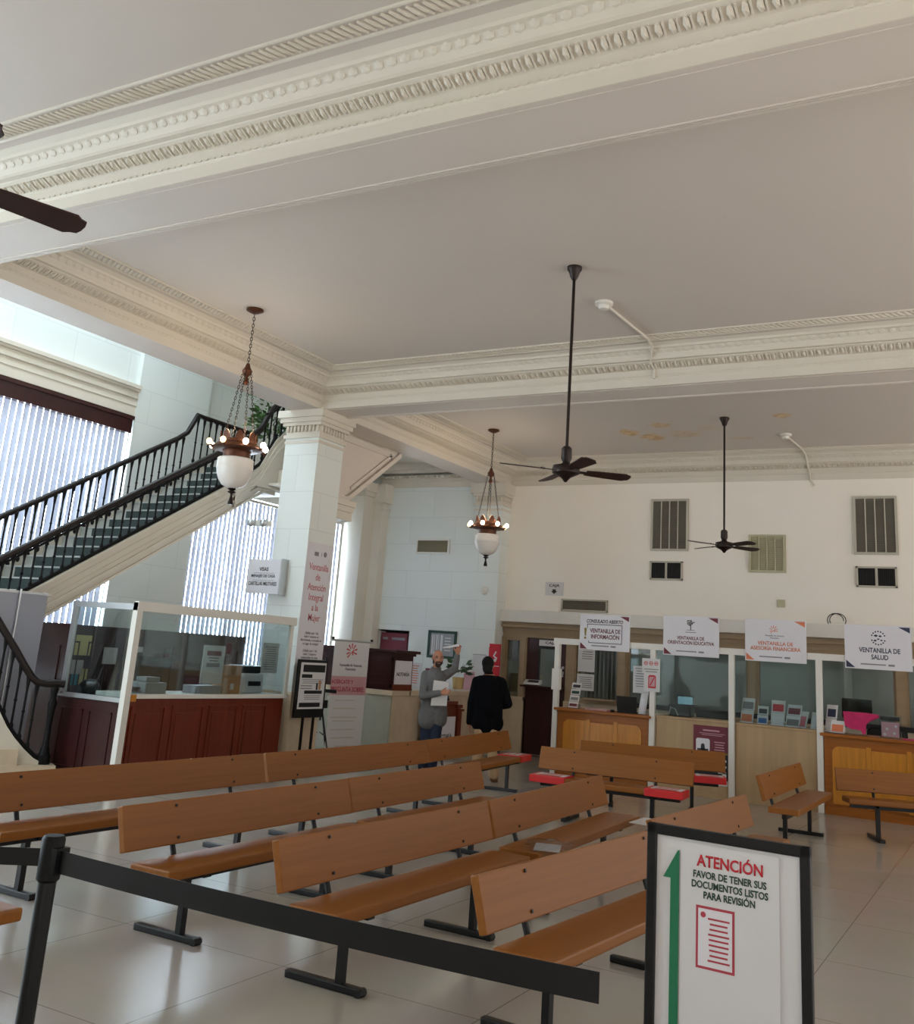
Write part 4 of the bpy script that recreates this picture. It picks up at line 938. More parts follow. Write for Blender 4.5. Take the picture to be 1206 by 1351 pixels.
tag(MB().box(-9.3, 16.0, 1.081, -9.1, 16.4, 1.12).build('document_tray', M['paper']), 'flat white tray on the marble counter before the potted plant', 'tray')
# aisle end wall things
t = thing('picture_frame', 'dark-framed picture with a reflecting glass on the pale end wall above the bald man', 'picture', (-10.21, 17.79, 1.90))
MB().box(-.33, -.03, -.27, .33, 0, -.22).box(-.33, -.03, .22, .33, 0, .27).box(-.33, -.03, -.22, -.28, 0, .22).box(.28, -.03, -.22, .33, 0, .22).build('frame', M['dgreen'], t)
MB().box(-.28, -.012, -.22, .28, -.006, .22).build('print', M['grey'], t)
mb = MB()
for x, w in ((-.24, .03), (-.19, .02), (-.14, .03), (-.09, .015), (-.04, .05)): mb.box(x, -.0135, -.19, x+w, -.012, .19)
for z in (-.12, -.06, 0, .06, .12): mb.box(.06, -.0135, z, .2, -.012, z+.02)
mb.build('artwork', M['paper'], t)
t = thing('vent_grille', 'small olive vent in a white frame high on the pale end wall', 'vent', (-10.6, 17.79, 3.87))
MB().box(-.40, -.03, -.155, .40, 0, -.12).box(-.40, -.03, .12, .40, 0, .155).box(-.40, -.03, -.12, -.365, 0, .12).box(.365, -.03, -.12, .40, 0, .12).build('frame', M['white'], t)
mb = MB().box(-.37, -.006, -.12, .37, -.0, .12)
for i in range(40): mb.box(-.365+i*.0185, -.018, -.12, -.36+i*.0185, -.006, .12)
mb.build('grille', M['vent'], t)
t = thing('smoke_detector', 'round off-white detector on the pale end wall beside the corner pilaster', 'detector', (-9.80, 17.72+.0, 3.0))
t.location = (-9.28, 17.715, 3.0)
MB().cyl((0, 0, 0), (0, -.04, 0), .085, .075, 24).cyl((0, -.04, 0), (0, -.055, 0), .03, .025, 16).build('casing', M['white'], t, True)
for k, (x, w, m, lb) in enumerate(((-11.62, .22, 'maroon', 'red binder standing in the dark wall opening above the notary cabinet, beside its pale strip'), (-11.30, .42, 'maroon', 'wide red binder in the dark wall opening, at its far side'))):
    b = MB().box(x-w/2, 17.85, 1.73, x+w/2, 18.05, 2.07).build('binder', M[m]); tag(b, lb, 'binder')
    MB().box(x-w/2+.05, 17.846, 1.93, x+w/2-.05, 17.85, 1.98).build('spine_label', M['txtg'], b)
tag(MB().box(-11.86, 17.86, 1.72, -11.76, 18.06, 2.1).build('box_file', M['white']), 'pale grey box file at the edge of the dark wall opening', 'file')
t = thing('notice_sheet', 'white notice with faint orange print on the end wall beside the bald man', 'notice', (-10.9, 17.79, 1.27))
MB().box(-.26, -.004, -.24, .26, 0, .24).build('sheet', M['paper'], t); lines(t, -.2, .2, -.18, .2, 8, M['orange'], -.004)
tag(MB().box(-10.55, 17.78, 1.1, -10.35, 17.8, 1.42).build('poster', M['maroon']), 'small maroon poster beside the orange-printed notice on the end wall', 'poster')
t = thing('wall_notice', 'blank white sheet in a thin grey frame near the red standing display', 'notice', (-9.3, 17.71, 1.55))
MB().box(-.14, -.008, -.2, .14, 0, .2).build('sheet', M['paper'], t); MB().box(-.15, -.01, .2, .15, 0, .212).build('rim', M['grey'], t)
tag(MB().box(-9.62, 17.695, 1.05, -9.38, 17.715, 1.42).build('panel', M['rose']), 'mauve sheet on the pilaster behind the potted plant', 'sheet')
t = thing('red_display', 'tall red standing display with white marks behind the man in black', 'display', (-8.66, 17.1, 0), R(8))
MB().box(-.11, -.02, .9, .11, .02, 1.97, .004).box(-.13, .02, .9, -.11, .06, 1.9).build('board', M['red'], t)
MB().box(-.02, .0, 0, .02, .03, .92).box(-.15, -.14, 0, .15, .14, .02).build('stand', M['steel'], t)
MB().box(-.105, -.022, 1.56, .105, -.02, 1.572).poly([(-.05, 1.66), (.03, 1.64), (.06, 1.72), (.0, 1.75), (.04, 1.82), (.02, 1.84), (-.03, 1.75), (.02, 1.70), (-.04, 1.68)], (-.023, -.02), 'y').box(-.05, -.022, 1.05, .02, -.02, 1.12).box(-.08, -.022, 1.14, -.04, -.02, 1.18).build('marking', M['paper'], t)
MB().box(-.06, -.05, 1.28, .12, -.02, 1.45, .01).build('leaflet_pocket', M['red'], t)
# ------------------------------------------------------------------ back wall vents
def tallvent(label, x0, x1, z0, z1, bars, mf, mg, md):
    t = thing('vent_grille', label, 'vent', ((x0+x1)/2, 18.09, (z0+z1)/2), 0, 'back wall vents')
    w, h = (x1-x0)/2, (z1-z0)/2; f = .04
    MB().box(-w, -.04, -h, w, 0, -h+f).box(-w, -.04, h-f, w, 0, h).box(-w, -.04, -h+f, -w+f, 0, h-f).box(w-f, -.04, -h+f, w, 0, h-f).build('frame', M[mf], t)
    mb = MB().box(-w+f, -.004, -h+f, w-f, 0, h-f)
    n = int((2*h-2*f)/.022)
    for i in range(n):
        z = -h+f+i*.022; mb.hexa([(-w+f, -.02, z), (w-f, -.02, z), (w-f, -.004, z+.012), (-w+f, -.004, z+.012), (-w+f, -.02, z+.004), (w-f, -.02, z+.004), (w-f, -.004, z+.016), (-w+f, -.004, z+.016)])
    mb.build('louvres', M[mg], t)
    mb = MB()
    for k in range(1, bars+1):
        x = -w+f+(2*w-2*f)*k/(bars+1); mb.box(x-.010, -.032, -h+f, x+.010, -.018, h-f)
    mb.build('bar', M[mf], t)
tallvent('tall grey-framed louvred vent high on the far wall, nearest the rod of the middle fan', -6.0, -5.28, 3.87, 4.85, 3, 'ventf', 'ventd', 'dark')
tallvent('tall grey-framed louvred vent high on the far wall, above the health sign', -2.39, -1.69, 3.85, 4.85, 3, 'ventf', 'ventd', 'dark')
tallvent('square cream vent on the far wall beside the distant fan', -4.17, -3.53, 3.51, 4.18, 3, 'vents', 'vents', 'ventd')
def lowvent(label, x0, x1, z0, z1, split, mg='dark'):
    t = thing('vent_grille', label, 'vent', ((x0+x1)/2, 18.09, (z0+z1)/2), 0, 'back wall vents'); w, h = (x1-x0)/2, (z1-z0)/2; f = .03
    mb = MB().box(-w, -.035, -h, w, 0, -h+f).box(-w, -.035, h-f, w, 0, h).box(-w, -.035, -h, -w+f, 0, h).box(w-f, -.035, -h, w, 0, h)
    if split: mb.box(-.02, -.03, -h, .02, 0, h)
    mb.build('frame', M['ventf'], t)
    mb = MB().box(-w+f, -.003, -h+f, w-f, 0, h-f); n = int((2*w-2*f)/.03)
    for i in range(n): mb.box(-w+f+i*.03, -.022, -h+f, -w+f+.006+i*.03, -.003, h-f)
    mb.build('grille', M[mg], t)
lowvent('small dark vent below the tall louvred vent nearest the middle fan', -6.0, -5.38, 3.33, 3.68, True)
lowvent('small dark vent below the tall louvred vent above the health sign', -2.37, -1.73, 3.30, 3.65, True)
lowvent('wide olive vent low on the far wall beside the CAJA arrow sign', -7.77, -6.82, 2.69, 2.92, False, 'ventd')
t = thing('wall_sign', 'small white CAJA sign with a black down arrow on the far wall', 'sign', (-7.94, 18.09, 3.105))
MB().box(-.19, -.01, -.13, .19, 0, .13).build('plate', M['paper'], t)
text('CAJA', .22, .07, M['txt'], t, (0, -.011, .055), bold=0.014)
MB().poly([(-.035, -.01), (.035, -.01), (.035, -.045), (.07, -.045), (0, -.10), (-.07, -.045), (-.035, -.045)], (-.0125, -.01), 'y').build('arrow', M['dark'], t)
t = thing('door_sign', 'white CAJA label above the window of the dark cashier door', 'sign', (-8.0, 18.075, 2.06))
MB().box(-.2, -.008, -.055, .22, 0, .055).build('plate', M['paper'], t); text('CAJA', .24, .06, M['txt'], t, (0.05, -.009, 0), bold=0.014)
t = thing('tablet', 'white tablet lying tilted on the shelf of the cashier door', 'tablet', (-8.24, 17.95, 1.27), R(10))
MB().hexa([(-.17, -.08, 0), (.15, -.08, 0), (.15, .1, .02), (-.17, .1, .02), (-.17, -.08, .03), (.15, -.08, .03), (.15, .1, .09), (-.17, .1, .09)]).build('casing', M['paper'], t)
MB().hexa([(-.10, -.05, .041), (.11, -.05, .041), (.11, .07, .08), (-.10, .07, .08), (-.10, -.05, .044), (.11, -.05, .044), (.11, .07, .083), (-.10, .07, .083)]).build('screen', M['dark'], t)
t = thing('wall_switch', 'small square cream cover plate on the far wall below the cream vent', 'switch', (-3.62, 18.09, 2.98))
MB().box(-.065, -.025, -.065, .065, 0, .065, .006).build('plate', M['vents'], t)
# ceiling conduits
def conduit(label, c, pts):
    t = thing('ceiling_detector', label, 'detector', c)
    MB().lathe([(.001, 0), (.10, 0), (.10, -.03), (.06, -.045), (.055, -.08), (.001, -.085)], (0, 0, 0), 20).build('detector_body', M['white'], t, True)
    c = Vector(c); MB().tube([Vector(p)-c for p in pts], .016, 8).build('conduit', M['plaster'], t)
conduit('white ceiling detector with a conduit running down the middle beam', (-3.80, 9.66, 5.6), [(-3.78, 9.72, 5.575), (-3.72, 10.9, 5.575), (-3.74, 11.14, 5.56), (-3.80, 11.3, 5.46), (-3.82, 11.36, 5.42), (-3.82, 11.36, 5.40), (-3.82, 11.50, 5.36), (-3.82, 11.50, 5.24)])
conduit('white ceiling detector with a conduit running down onto the far wall', (-3.17, 16.34, 5.6), [(-3.16, 16.4, 5.575), (-3.1, 17.4, 5.575), (-3.1, 17.68, 5.55), (-3.1, 17.85, 5.46), (-3.1, 17.9, 5.38), (-3.1, 18.04, 5.33), (-3.08, 18.06, 5.15), (-3.02, 18.08, 5.06)])

# ------------------------------------------------------------------ service desks with the white timber screen
PX = [-6.45, -4.88, -3.70, -2.49, -.75]
t = thing('desk_screen', 'long white timber screen frame with glass panes rising over the service counters', 'screen', (0, 14.95, 0))
for x in PX: MB().box(x-.04, -.04, 0, x+.04, .04, 2.0, .003).build('post', M['white'], t)
MB().box(PX[0]-.06, -.045, 2.0, PX[-1]+.06, .045, 2.09, .003).build('top_rail', M['white'], t)
MB().box(PX[0]-.07, -.05, 1.30, PX[0]+.06, .05, 1.62, .004).build('switch_box', M['white'], t)
for a, b_, z in ((PX[1], PX[2], 1.08), (PX[2], PX[3], 1.08)): MB().box(a+.04, .0, z, b_-.04, .006, 2.0).build('pane', M['glass'], t)
def arch(x0, x1, z0, z1, r, left=True, right=True, n=6):
    p = [(x0, z0), (x1, z0)]
    if right: p += [(x1-r+r*math.cos(k*PI/2/n), z1-r+r*math.sin(k*PI/2/n)) for k in range(n+1)]
    else: p += [(x1, z1)]
    if left: p += [(x0+r-r*math.sin(k*PI/2/n), z1-r+r*math.cos(k*PI/2/n)) for k in range(n+1)]
    else: p += [(x0, z1)]
    return p
def oakdesk(label, x0, x1):
    t = thing('service_counter', label, 'counter', (x0, 14.9, 0), 0, 'golden oak counters'); L = x1-x0
    MB().box(0, .03, 0, L, .55, 1.0).box(0, .0, 0, L, .03, .10).build('body', M['oak_dark'], t)
    MB().box(-.04, -.05, 1.0, L+.04, .6, 1.04, .008).build('worktop', M['oak_dark'], t)
    n = max(1, round((L-.1)/.47)); w = (L-.14)/n
    for k in range(n):
        a, b_ = .07+k*w+.035, .07+(k+1)*w-.035
        MB().poly(arch(a, b_, .14, .88 if k in (0, n-1) else .86, .10, k == 0, k == n-1), (.012, .03), 'y').build('panel', M['oak'], t)
    for k in range(1, n): MB().box(.07+k*w-.032, .006, .12, .07+k*w+.032, .03, .9).build('stile', M['oak'], t)
    return t
oakdesk('golden oak information counter with three arched panels, behind the red-ended benches', -6.40, -4.93)
oakdesk('golden oak counter under the health sign, cropped by the picture edge', -2.44, -.80)
def plydesk(label, x0, x1):
    t = thing('service_counter', label, 'counter', (x0, 14.97, 0), 0, 'plywood counters'); L = x1-x0
    MB().box(0, .0, .06, L, .03, 1.03).box(0, .03, 0, L, .5, 1.0).build('front', M['ply'], t)
    MB().box(0, -.02, 1.03, L, .55, 1.06, .004).build('worktop', M['ply'], t)
    MB().box(0, -.012, .0, L, .0, .07).build('skirting', M['ply'], t)
plydesk('pale plywood counter carrying the maroon poster', -4.83, -3.75)
plydesk('plain pale plywood counter behind the lone short bench', -3.65, -2.54)
# maroon poster
t = thing('poster', 'maroon poster with a photograph and white band, fixed to the plywood counter', 'poster', (-4.0, 14.965, 0))
MB().box(-.26, -.004, .62, .24, 0, .98).build('sheet', M['maroon'], t)
MB().box(-.26, -.004, .25, .24, 0, .60).build('lower_sheet', M['dark'], t); MB().box(-.26, -.005, .6, .24, 0, .62).build('stripe', M['olive'], t); MB().box(-.26, -.005, .18, .24, 0, .25).build('footer', M['paper'], t)
MB().poly(arch(-.22, -.02, .56, .80, .03), (-.008, -.004), 'y').build('photo', M['signwhite'], t)
MB().box(-.2, -.0095, .58, -.04, -.008, .66).ball((-.12, -.0085, .70), (.028, .002, .03)).box(-.15, -.0095, .64, -.09, -.008, .69).build('figure', M['txt'], t)
lines(t, -.12, .12, .90, .93, 1, M['rose'], -.0045, rag=0, t=.7); lines(t, -.18, .2, .84, .885, 2, M['rose'], -.0045); lines(t, .04, .2, .64, .78, 4, M['rose'], -.0045)
for k in range(3): lines(t, .10, .22, .34+.08*k, .37+.08*k, 1, M['paper'], -.0045, rag=0, t=.9)
MB().box(.16, -.0055, .30, .22, -.004, .36).build('label', M['paper'], t)
# overhead signs
def board(label, x0, x1, z0, z1, cm):
    t = thing('hanging_sign', label, 'sign', ((x0+x1)/2, 14.88, (z0+z1)/2), 0, 'window signs above the counters'); w, h = (x1-x0)/2, (z1-z0)/2
    MB().box(-w, -.01, -h, w, .01, h, .002).build('board', M['signwhite'], t)
    MB().box(-w+.12, .01, -h+.02, -w+.15, .03, 0).box(w-.15, .01, -h+.02, w-.12, .03, 0).build('hanger', M['steel'], t)
    MB().poly([(w-.16, h-.015), (w-.015, h-.015), (w-.015, h-.09)], (-.012, -.01), 'y').build('corner_mark', M[cm], t); MB().poly([(-w+.015, -h+.015), (-w+.13, -h+.015), (-w+.015, -h+.11)], (-.012, -.01), 'y').build('corner_mark', M[cm], t)
    lines(t, -w+.2, w-.33, -h+.055, -h+.078, 1, M['txtg'], -.0105, rag=0, t=.7); lines(t, w-.30, w-.22, -h+.05, -h+.08, 1, M['txtg'], -.0105, rag=0, t=.8)
    return t
t = board('white sign reading CONSULADO ABIERTO VENTANILLA DE INFORMACIÓN over the information counter', -6.06, -5.24, 1.94, 2.48, 'maroon')
text('CONSULADO ABIERTO', .60, .055, M['txt'], t, (.0, -.010, .17), bold=0.017, shear=.2)
fr = MB()
for (x0, z0, x1, z1) in ((-.29, .115, .29, .125), (-.25, -.165, .29, -.155), (.28, -.165, .29, .125), (-.29, .06, -.28, .125), (-.26, -.165, -.25, -.13)): fr.box(x0, -.0115, z0, x1, -.010, z1)
fr.build('outline', M['txt'], t)
text('VENTANILLA DE\nINFORMACIÓN', .50, .155, M['maroon'], t, (.01, -.010, -.02), bold=0.023)
MB().poly([(-.335, .06), (-.295, .06), (-.305, -.06), (-.325, -.06)], (-.012, -.010), 'y').cyl((-.315, -.012, -.09), (-.315, -.010, -.09), .018, n=14).build('exclamation_mark', M['olive'], t)
t = board('white sign with a tree emblem reading VENTANILLA DE ORIENTACIÓN EDUCATIVA', -4.71, -3.87, 1.94, 2.52, 'maroon')
text('VENTANILLA DE\nORIENTACIÓN EDUCATIVA', .70, .12, M['maroon'], t, (.0, -.010, -.065), bold=0.020)
tr = MB().tube([(.0, -.011, .09), (.0, -.011, .16), (-.03, -.011, .20)], .007, 6).tube([(.0, -.011, .16), (.035, -.011, .20)], .005, 6).box(-.06, -.0115, .082, .06, -.010, .088)
rn = random.Random(3)
for k in range(26):
    a = rn.uniform(0, 2*PI); r = rn.uniform(.01, .06); tr.ball((r*math.cos(a), -.011, .20+r*.8*math.sin(a)), (.011, .002, .008), 6, 5)
tr.build('emblem', M['txt'], t); lines(t, -.08, .08, .045, .065, 1, M['txtg'], -.0105, rag=0, t=.5)
t = board('white sign with an orange burst reading VENTANILLA DE ASESORÍA FINANCIERA', -3.49, -2.64, 1.935, 2.525, 'orange')
burst(t, (-.02, .15), .06, M['orange'], -.010)
text('Ventanilla de Asesoría\nFinanciera', .27, .055, M['txtg'], t, (-.01, -.010, .055))
text('VENTANILLA DE\nASESORÍA FINANCIERA', .70, .125, M['orange'], t, (.0, -.010, -.075), bold=0.017)
t = board('white sign with a round blue emblem reading VENTANILLA DE SALUD', -2.13, -1.28, 1.92, 2.51, 'navy')
text('VENTANILLA DE\nSALUD', .52, .155, M['navy'], t, (.02, -.010, -.085), bold=0.020)
em = MB()
for k in range(16):
    a = k*2*PI/16
    if k not in (0, 8): em.cyl((.01+.088*math.cos(a), -.0115, .125+.088*math.sin(a)), (.01+.088*math.cos(a), -.010, .125+.088*math.sin(a)), .011, n=8)
for (x, z, w) in ((-.02, .155, .03), (.035, .15, .025), (.01, .11, .02), (-.03, .09, .025), (.05, .095, .02)): em.poly([(x-w, z), (x, z-w*.6), (x+w, z), (x, z+w*.6)], (-.0115, -.010), 'y')
em.build('emblem', M['navy'], t)
# papers on the post
t = thing('post_notice', 'white notice with red icons and a crossed-out phone taped to the white post', 'notice', (-4.88, 14.905, 1.63))
MB().box(-.16, -.004, .02, .12, 0, .24).box(-.13, -.004, -.24, .12, 0, .02).build('sheet', M['paper'], t)
ic = MB()
for x in (-.10, -.02, .06):
    for k in range(10): a = k*2*PI/10; ic.box(x+.026*math.cos(a)-.006, -.006, .17+.026*math.sin(a)-.006, x+.026*math.cos(a)+.006, -.004, .17+.026*math.sin(a)+.006)
    ic.box(x-.018, -.006, .164, x+.018, -.004, .176)
ic.poly(arch(-.06, .06, -.19, .0, .03), (-.006, -.004), 'y')
ic.build('icon', M['red'], t)
MB().poly(arch(-.045, .045, -.165, -.025, .02), (-.008, -.006), 'y').build('icon_face', M['rose'], t)
MB().poly([(-.04, -.15), (-.025, -.16), (.04, -.04), (.028, -.03)], (-.0095, -.008), 'y').build('icon_bar', M['red'], t)
lines(t, -.13, .1, .03, .10, 2, M['txtg'], -.0045)
t = thing('post_notice', 'printed white page hanging inside the glass beside the crossed-out phone notice', 'notice', (-5.12, 15.1, 1.55), R(-5))
MB().box(-.13, -.003, -.2, .13, 0, .2).build('sheet', M['paper'], t); lines(t, -.1, .1, -.12, .18, 8, M['txtg'], -.003)
# on the information counter
def leafletstand(label, loc, w, h, cols, rz=0, lean=.12):
    t = thing('leaflet_holder', label, 'leaflet holder', loc, rz, 'leaflet holders on the counters')
    MB().hexa([(-w/2, -.05, 0), (w/2, -.05, 0), (w/2, .06, 0), (-w/2, .06, 0), (-w/2, -.066+lean*.12, h*.16), (w/2, -.066+lean*.12, h*.16), (w/2, .06, h*.16), (-w/2, .06, h*.16)]).build('holder', M['acrylic'], t)
    n = len(cols); z0 = .02
    for k, c in enumerate(cols):
        zz = h*k/n; y0 = -.055+lean*k/n
        b = MB().hexa([(-w/2+.006, y0, zz+.012), (w/2-.006, y0, zz+.012), (w/2-.006, y0+.01, zz+.012), (-w/2+.006, y0+.01, zz+.012), (-w/2+.006, y0+lean*.8/n, zz+h/n*1.05), (w/2-.006, y0+lean*.8/n, zz+h/n*1.05), (w/2-.006, y0+lean*.8/n+.01, zz+h/n*1.05), (-w/2+.006, y0+lean*.8/n+.01, zz+h/n*1.05)]).build('leaflet', M['paper'], t)
        MB().hexa([(-w/2+.025, y0-.003, zz+.03), (w/2-.025, y0-.003, zz+.03), (w/2-.025, y0+.002, zz+.03), (-w/2+.025, y0+.002, zz+.03), (-w/2+.025, y0+lean*.5/n-.003, zz+h/n*.75), (w/2-.025, y0+lean*.5/n-.003, zz+h/n*.75), (w/2-.025, y0+lean*.5/n+.002, zz+h/n*.75), (-w/2+.025, y0+lean*.5/n+.002, zz+h/n*.75)]).build('print', M[c], b)
leafletstand('tiered leaflet rack at the door end of the information counter', (-6.18, 15.05, 1.04), .17, .38, ['maroon', 'txtg', 'dgreen', 'txt'], 0, .16)
leafletstand('acrylic holder of white flyers beside the laptop, next to the post', (-5.06, 15.08, 1.04), .14, .32, ['signwhite'], R(-18), .10)
t = thing('laptop', 'black laptop seen from behind on the information counter', 'laptop', (-5.33, 15.10, 1.04), R(4))
MB().hexa([(-.15, -.01, .0), (.15, -.01, .0), (.15, .01, .0), (-.15, .01, .0), (-.16, -.07, .245), (.16, -.07, .245), (.16, -.055, .245), (-.16, -.055, .245)]).build('lid', M['dark'], t); MB().box(-.15, 0, 0, .15, .22, .018, .004).build('keyboard_base', M['dark'], t)
tag(MB().box(-5.98, 15.0, 1.041, -5.62, 15.2, 1.06).build('leaflet_stack', M['rose']), 'flat pink and white leaflets spread on the information counter', 'leaflets')
tag(MB().ball((-5.53, 15.0, 1.06), (.035, .055, .022)).build('computer_mouse', M['black'], None, True), 'small black mouse lying beside the laptop', 'mouse')
# behind the counters
t = thing('teller_notice', 'tall white notices taped on the teller glass behind the information counter', 'notice', (-7.2, 18.05, 1.3))
MB().box(-.17, -.004, .28, .17, 0, .8).box(-.18, -.006, -.06, .17, -.001, .24).build('sheet', M['paper'], t); lines(t, -.14, .14, -.02, .2, 6, M['txtg'], -.0065); lines(t, -.1, .14, .5, .75, 6, M['txtg'], -.0045)
t = thing('cafe_curtain', 'white gathered curtain behind the narrow window beside the cashier door', 'curtain', (-8.765, 18.185, 1.70))
cu = MB(); vs = [(cu.b.verts.new((-.155+.00775*i, .015*math.sin(i*1.1), 0)), cu.b.verts.new((-.155+.00775*i, .015*math.sin(i*1.1), .42)), cu.b.verts.new((-.155+.00775*i, .004+.015*math.sin(i*1.1), 0)), cu.b.verts.new((-.155+.00775*i, .004+.015*math.sin(i*1.1), .42))) for i in range(41)]
for a, b_ in zip(vs, vs[1:]): cu.b.faces.new((a[0], b_[0], b_[1], a[1])); cu.b.faces.new((a[2], a[3], b_[3], b_[2]))
cu.build('cloth', M['paper'], t)
t = thing('pale_cabinet', 'pale filing cabinet seen through the narrow window beside the cashier door', 'cabinet', (-8.78, 18.8, 0))
MB().box(-.25, -.2, 0, .25, .25, 1.45, .01).build('body', M['vents'], t); MB().box(-.22, -.21, 1.0, .22, -.2, 1.4).box(-.22, -.21, .55, .22, -.2, .95).build('drawer', M['vents'], t)
t = thing('teller_tray', 'stone deal tray jutting from the teller window behind the information counter', 'tray', (-6.85, 17.8, 1.08), 0)
MB().box(-.3, -.0, 0, .3, .2, .04, .01).build('tray_body', M['brown'], t)
t = thing('teller_curtain', 'striped grey curtain inside the teller window behind the information counter', 'curtain', (-6.93, 18.55, 1.1))
cu = MB(); px = [(-.48+i*.012, .03*math.sin(i*.9)) for i in range(80)]
vs = [(cu.b.verts.new((x, y, 0)), cu.b.verts.new((x, y, 1.2)), cu.b.verts.new((x, y+.004, 0)), cu.b.verts.new((x, y+.004, 1.2))) for x, y in px]
for a, b_ in zip(vs, vs[1:]): cu.b.faces.new((a[0], b_[0], b_[1], a[1])); cu.b.faces.new((a[2], a[3], b_[3], b_[2]))
cu.build('cloth', M['steel'], t)
def monitor(label, loc, rz, lit=False, k=1):
    t = thing('monitor', label, 'monitor', loc, rz, 'desk monitors'); MB().box(-.25, 0, .12, .25, .03, .46, .006).build('casing', M['dark'], t); MB().box(-.03, .03, 0, .03, .05, .3).box(-.11, -.06, 0, .11, .1, .015).build('stand', M['dark'], t)
    if lit: MB().box(-.22, -.003, .19, .22, 0, .43).build('screen', M['screen'], t)
    t.scale = (k, k, k*.95)
monitor('lit computer screen inside the teller room below the tree-emblem sign', (-5.5, 18.75, 1.02), R(8), True, .6)
t = thing('teller_desk', 'dark long desk inside the teller room behind the glass', 'desk', (-1.98, 19.5, 0)); MB().box(-4.4, -1.05, .98, 3.3, .45, 1.02).box(-4.4, -1.03, 0, 3.3, -1.0, .98).box(-4.3, .3, 0, -4.2, .45, .98).box(3.1, .3, 0, 3.2, .45, .98).build('top', M['dark'], t)
monitor('black monitor back inside the teller room beside the stile under the orange sign', (-2.6, 19.4, 1.02), R(180)); monitor('black monitor back deeper in the teller room behind the magenta bag', (-1.4, 19.4, 1.02), R(170))
def officechair(label, loc, rz):
    t = thing('office_chair', label, 'chair', loc, rz, 'office chairs behind the counters')
    bk = MB().poly([(-.22, .62), (.22, .62), (.26, .80), (.25, 1.08), (.20, 1.12), (-.20, 1.12), (-.25, 1.08), (-.26, .80)], (.20, .225), 'y'); bk.build('backrest', M['black'], t)
    MB().tube([(-.22, .2, .62), (-.27, .2, .82), (-.255, .2, 1.09), (-.2, .2, 1.13), (.2, .2, 1.13), (.255, .2, 1.09), (.27, .2, .82), (.22, .2, .62)], .015, 8).build('back_frame', M['iron'], t)
    MB().box(-.25, -.28, .44, .25, .22, .52, .03).build('seat', M['black'], t); MB().cyl((0, 0, .1), (0, 0, .45), .03).cyl((0, .2, .45), (0, .24, .75), .02).build('column_post', M['iron'], t)
    for k in range(5): a = k*2*PI/5; MB().cyl((0, 0, .1), (.28*math.cos(a), .28*math.sin(a), .06), .022, .016, 8).ball((.28*math.cos(a), .28*math.sin(a), .035), .035).build('leg', M['iron'], t)
officechair('black mesh office chair behind the golden counter under the health sign', (-1.78, 16.0, 0), R(195))
officechair('black office chair whose back shows over the plywood counter with the poster', (-4.35, 16.6, 0), R(175))
t = thing('work_table', 'pale plywood work table behind the poster counter, against the teller sill', 'table', (-4.3, 17.3, 0))
MB().box(-.75, -.3, .98, 1.2, .55, 1.02).box(-.75, -.3, 0, -.70, .55, .98).box(1.15, -.3, 0, 1.2, .55, .98).build('top', M['ply'], t)
t = thing('equipment_bag', 'black equipment with loose cables just behind the post with the phone notice', 'bag', (-4.62, 15.3, 1.062))
MB().box(-.1, -.1, 0, .25, .12, .16, .02).build('case', M['dark'], t); MB().tube([(-.08, -.12, .02), (-.05, -.13, .12), (.02, -.13, .10), (.06, -.12, .01)], .008, 6).build('cable', M['steel'], t)
# leaflet holders on the plain plywood counter
leafletstand('leaflet holder with orange striped covers, next to the white post under the orange sign', (-3.50, 15.06, 1.06), .2, .34, ['orange', 'txtg'], R(-8))
leafletstand('low leaflet holder with a blue cover, second on the plain plywood counter', (-3.28, 15.03, 1.06), .16, .25, ['blue', 'txt'], R(4))
leafletstand('leaflet holder with a red poster card behind blank white slips', (-3.08, 15.08, 1.06), .2, .34, ['signwhite', 'red'], 0)
leafletstand('leaflet holder with grey magazine covers at an angle', (-2.86, 15.06, 1.06), .22, .30, ['txtg', 'maroon'], R(-14))
leafletstand('small leaflet holder with rose covers beside the grey magazines', (-2.72, 15.03, 1.06), .13, .22, ['pink'], R(-20))
leafletstand('white flyers standing at the end of the plain plywood counter against the post', (-2.58, 15.06, 1.06), .10, .22, ['signwhite'], R(-10))
# on the health counter
leafletstand('white card rack beside the post on the health counter', (-2.36, 15.08, 1.04), .16, .36, ['signwhite', 'navy'], R(-12))
leafletstand('low fan of white flyers with orange print on the health counter', (-2.26, 14.99, 1.04), .2, .16, ['orange'], R(-8), .09)
t = thing('cloth_bag', 'magenta cloth bag draped over an acrylic box on the health counter', 'bag', (-2.0, 15.08, 1.04))
MB().box(-.16, -.08, 0, .10, .08, .22).build('box_stand', M['acrylic'], t)
MB().poly([(-.19, .30), (-.17, .12), (-.10, .08), (.03, .07), (.06, .02), (.09, .03), (.10, .15), (.17, .22), (.26, .26), (.24, .29), (.12, .30)], (-.11, -.06), 'y').box(-.17, -.1, .22, .12, .10, .30, .02).poly([(.06, .15), (.16, .20), (.27, .26), (.25, .29), (.1, .30)], (-.06, -.0), 'y').build('cloth', M['magenta'], t)
t = thing('acrylic_box', 'clear acrylic box holding a speckled card on the health counter', 'box', (-1.60, 15.06, 1.04))
MB().box(-.13, -.07, 0, .13, .07, .30).build('box_body', M['acrylic'], t); MB().box(-.11, -.06, .02, .11, -.05, .21).build('card', M['rose'], t); MB().box(-.12, -.055, .23, .12, -.05, .28).build('header', M['dark'], t)
mb = MB()
for (x, z) in ((-.04, .12), (-.07, .05), (.05, .07), (.07, .16)): mb.cyl((x, -.064, z), (x, -.06, z), .018, n=12)
mb.build('spots', M['paper'], t)
tag(MB().box(-1.45, 14.95, 1.041, -.85, 15.2, 1.052).build('leaflet_stack', M['magenta']), 'magenta leaflets lying flat at the cropped end of the health counter', 'leaflets')
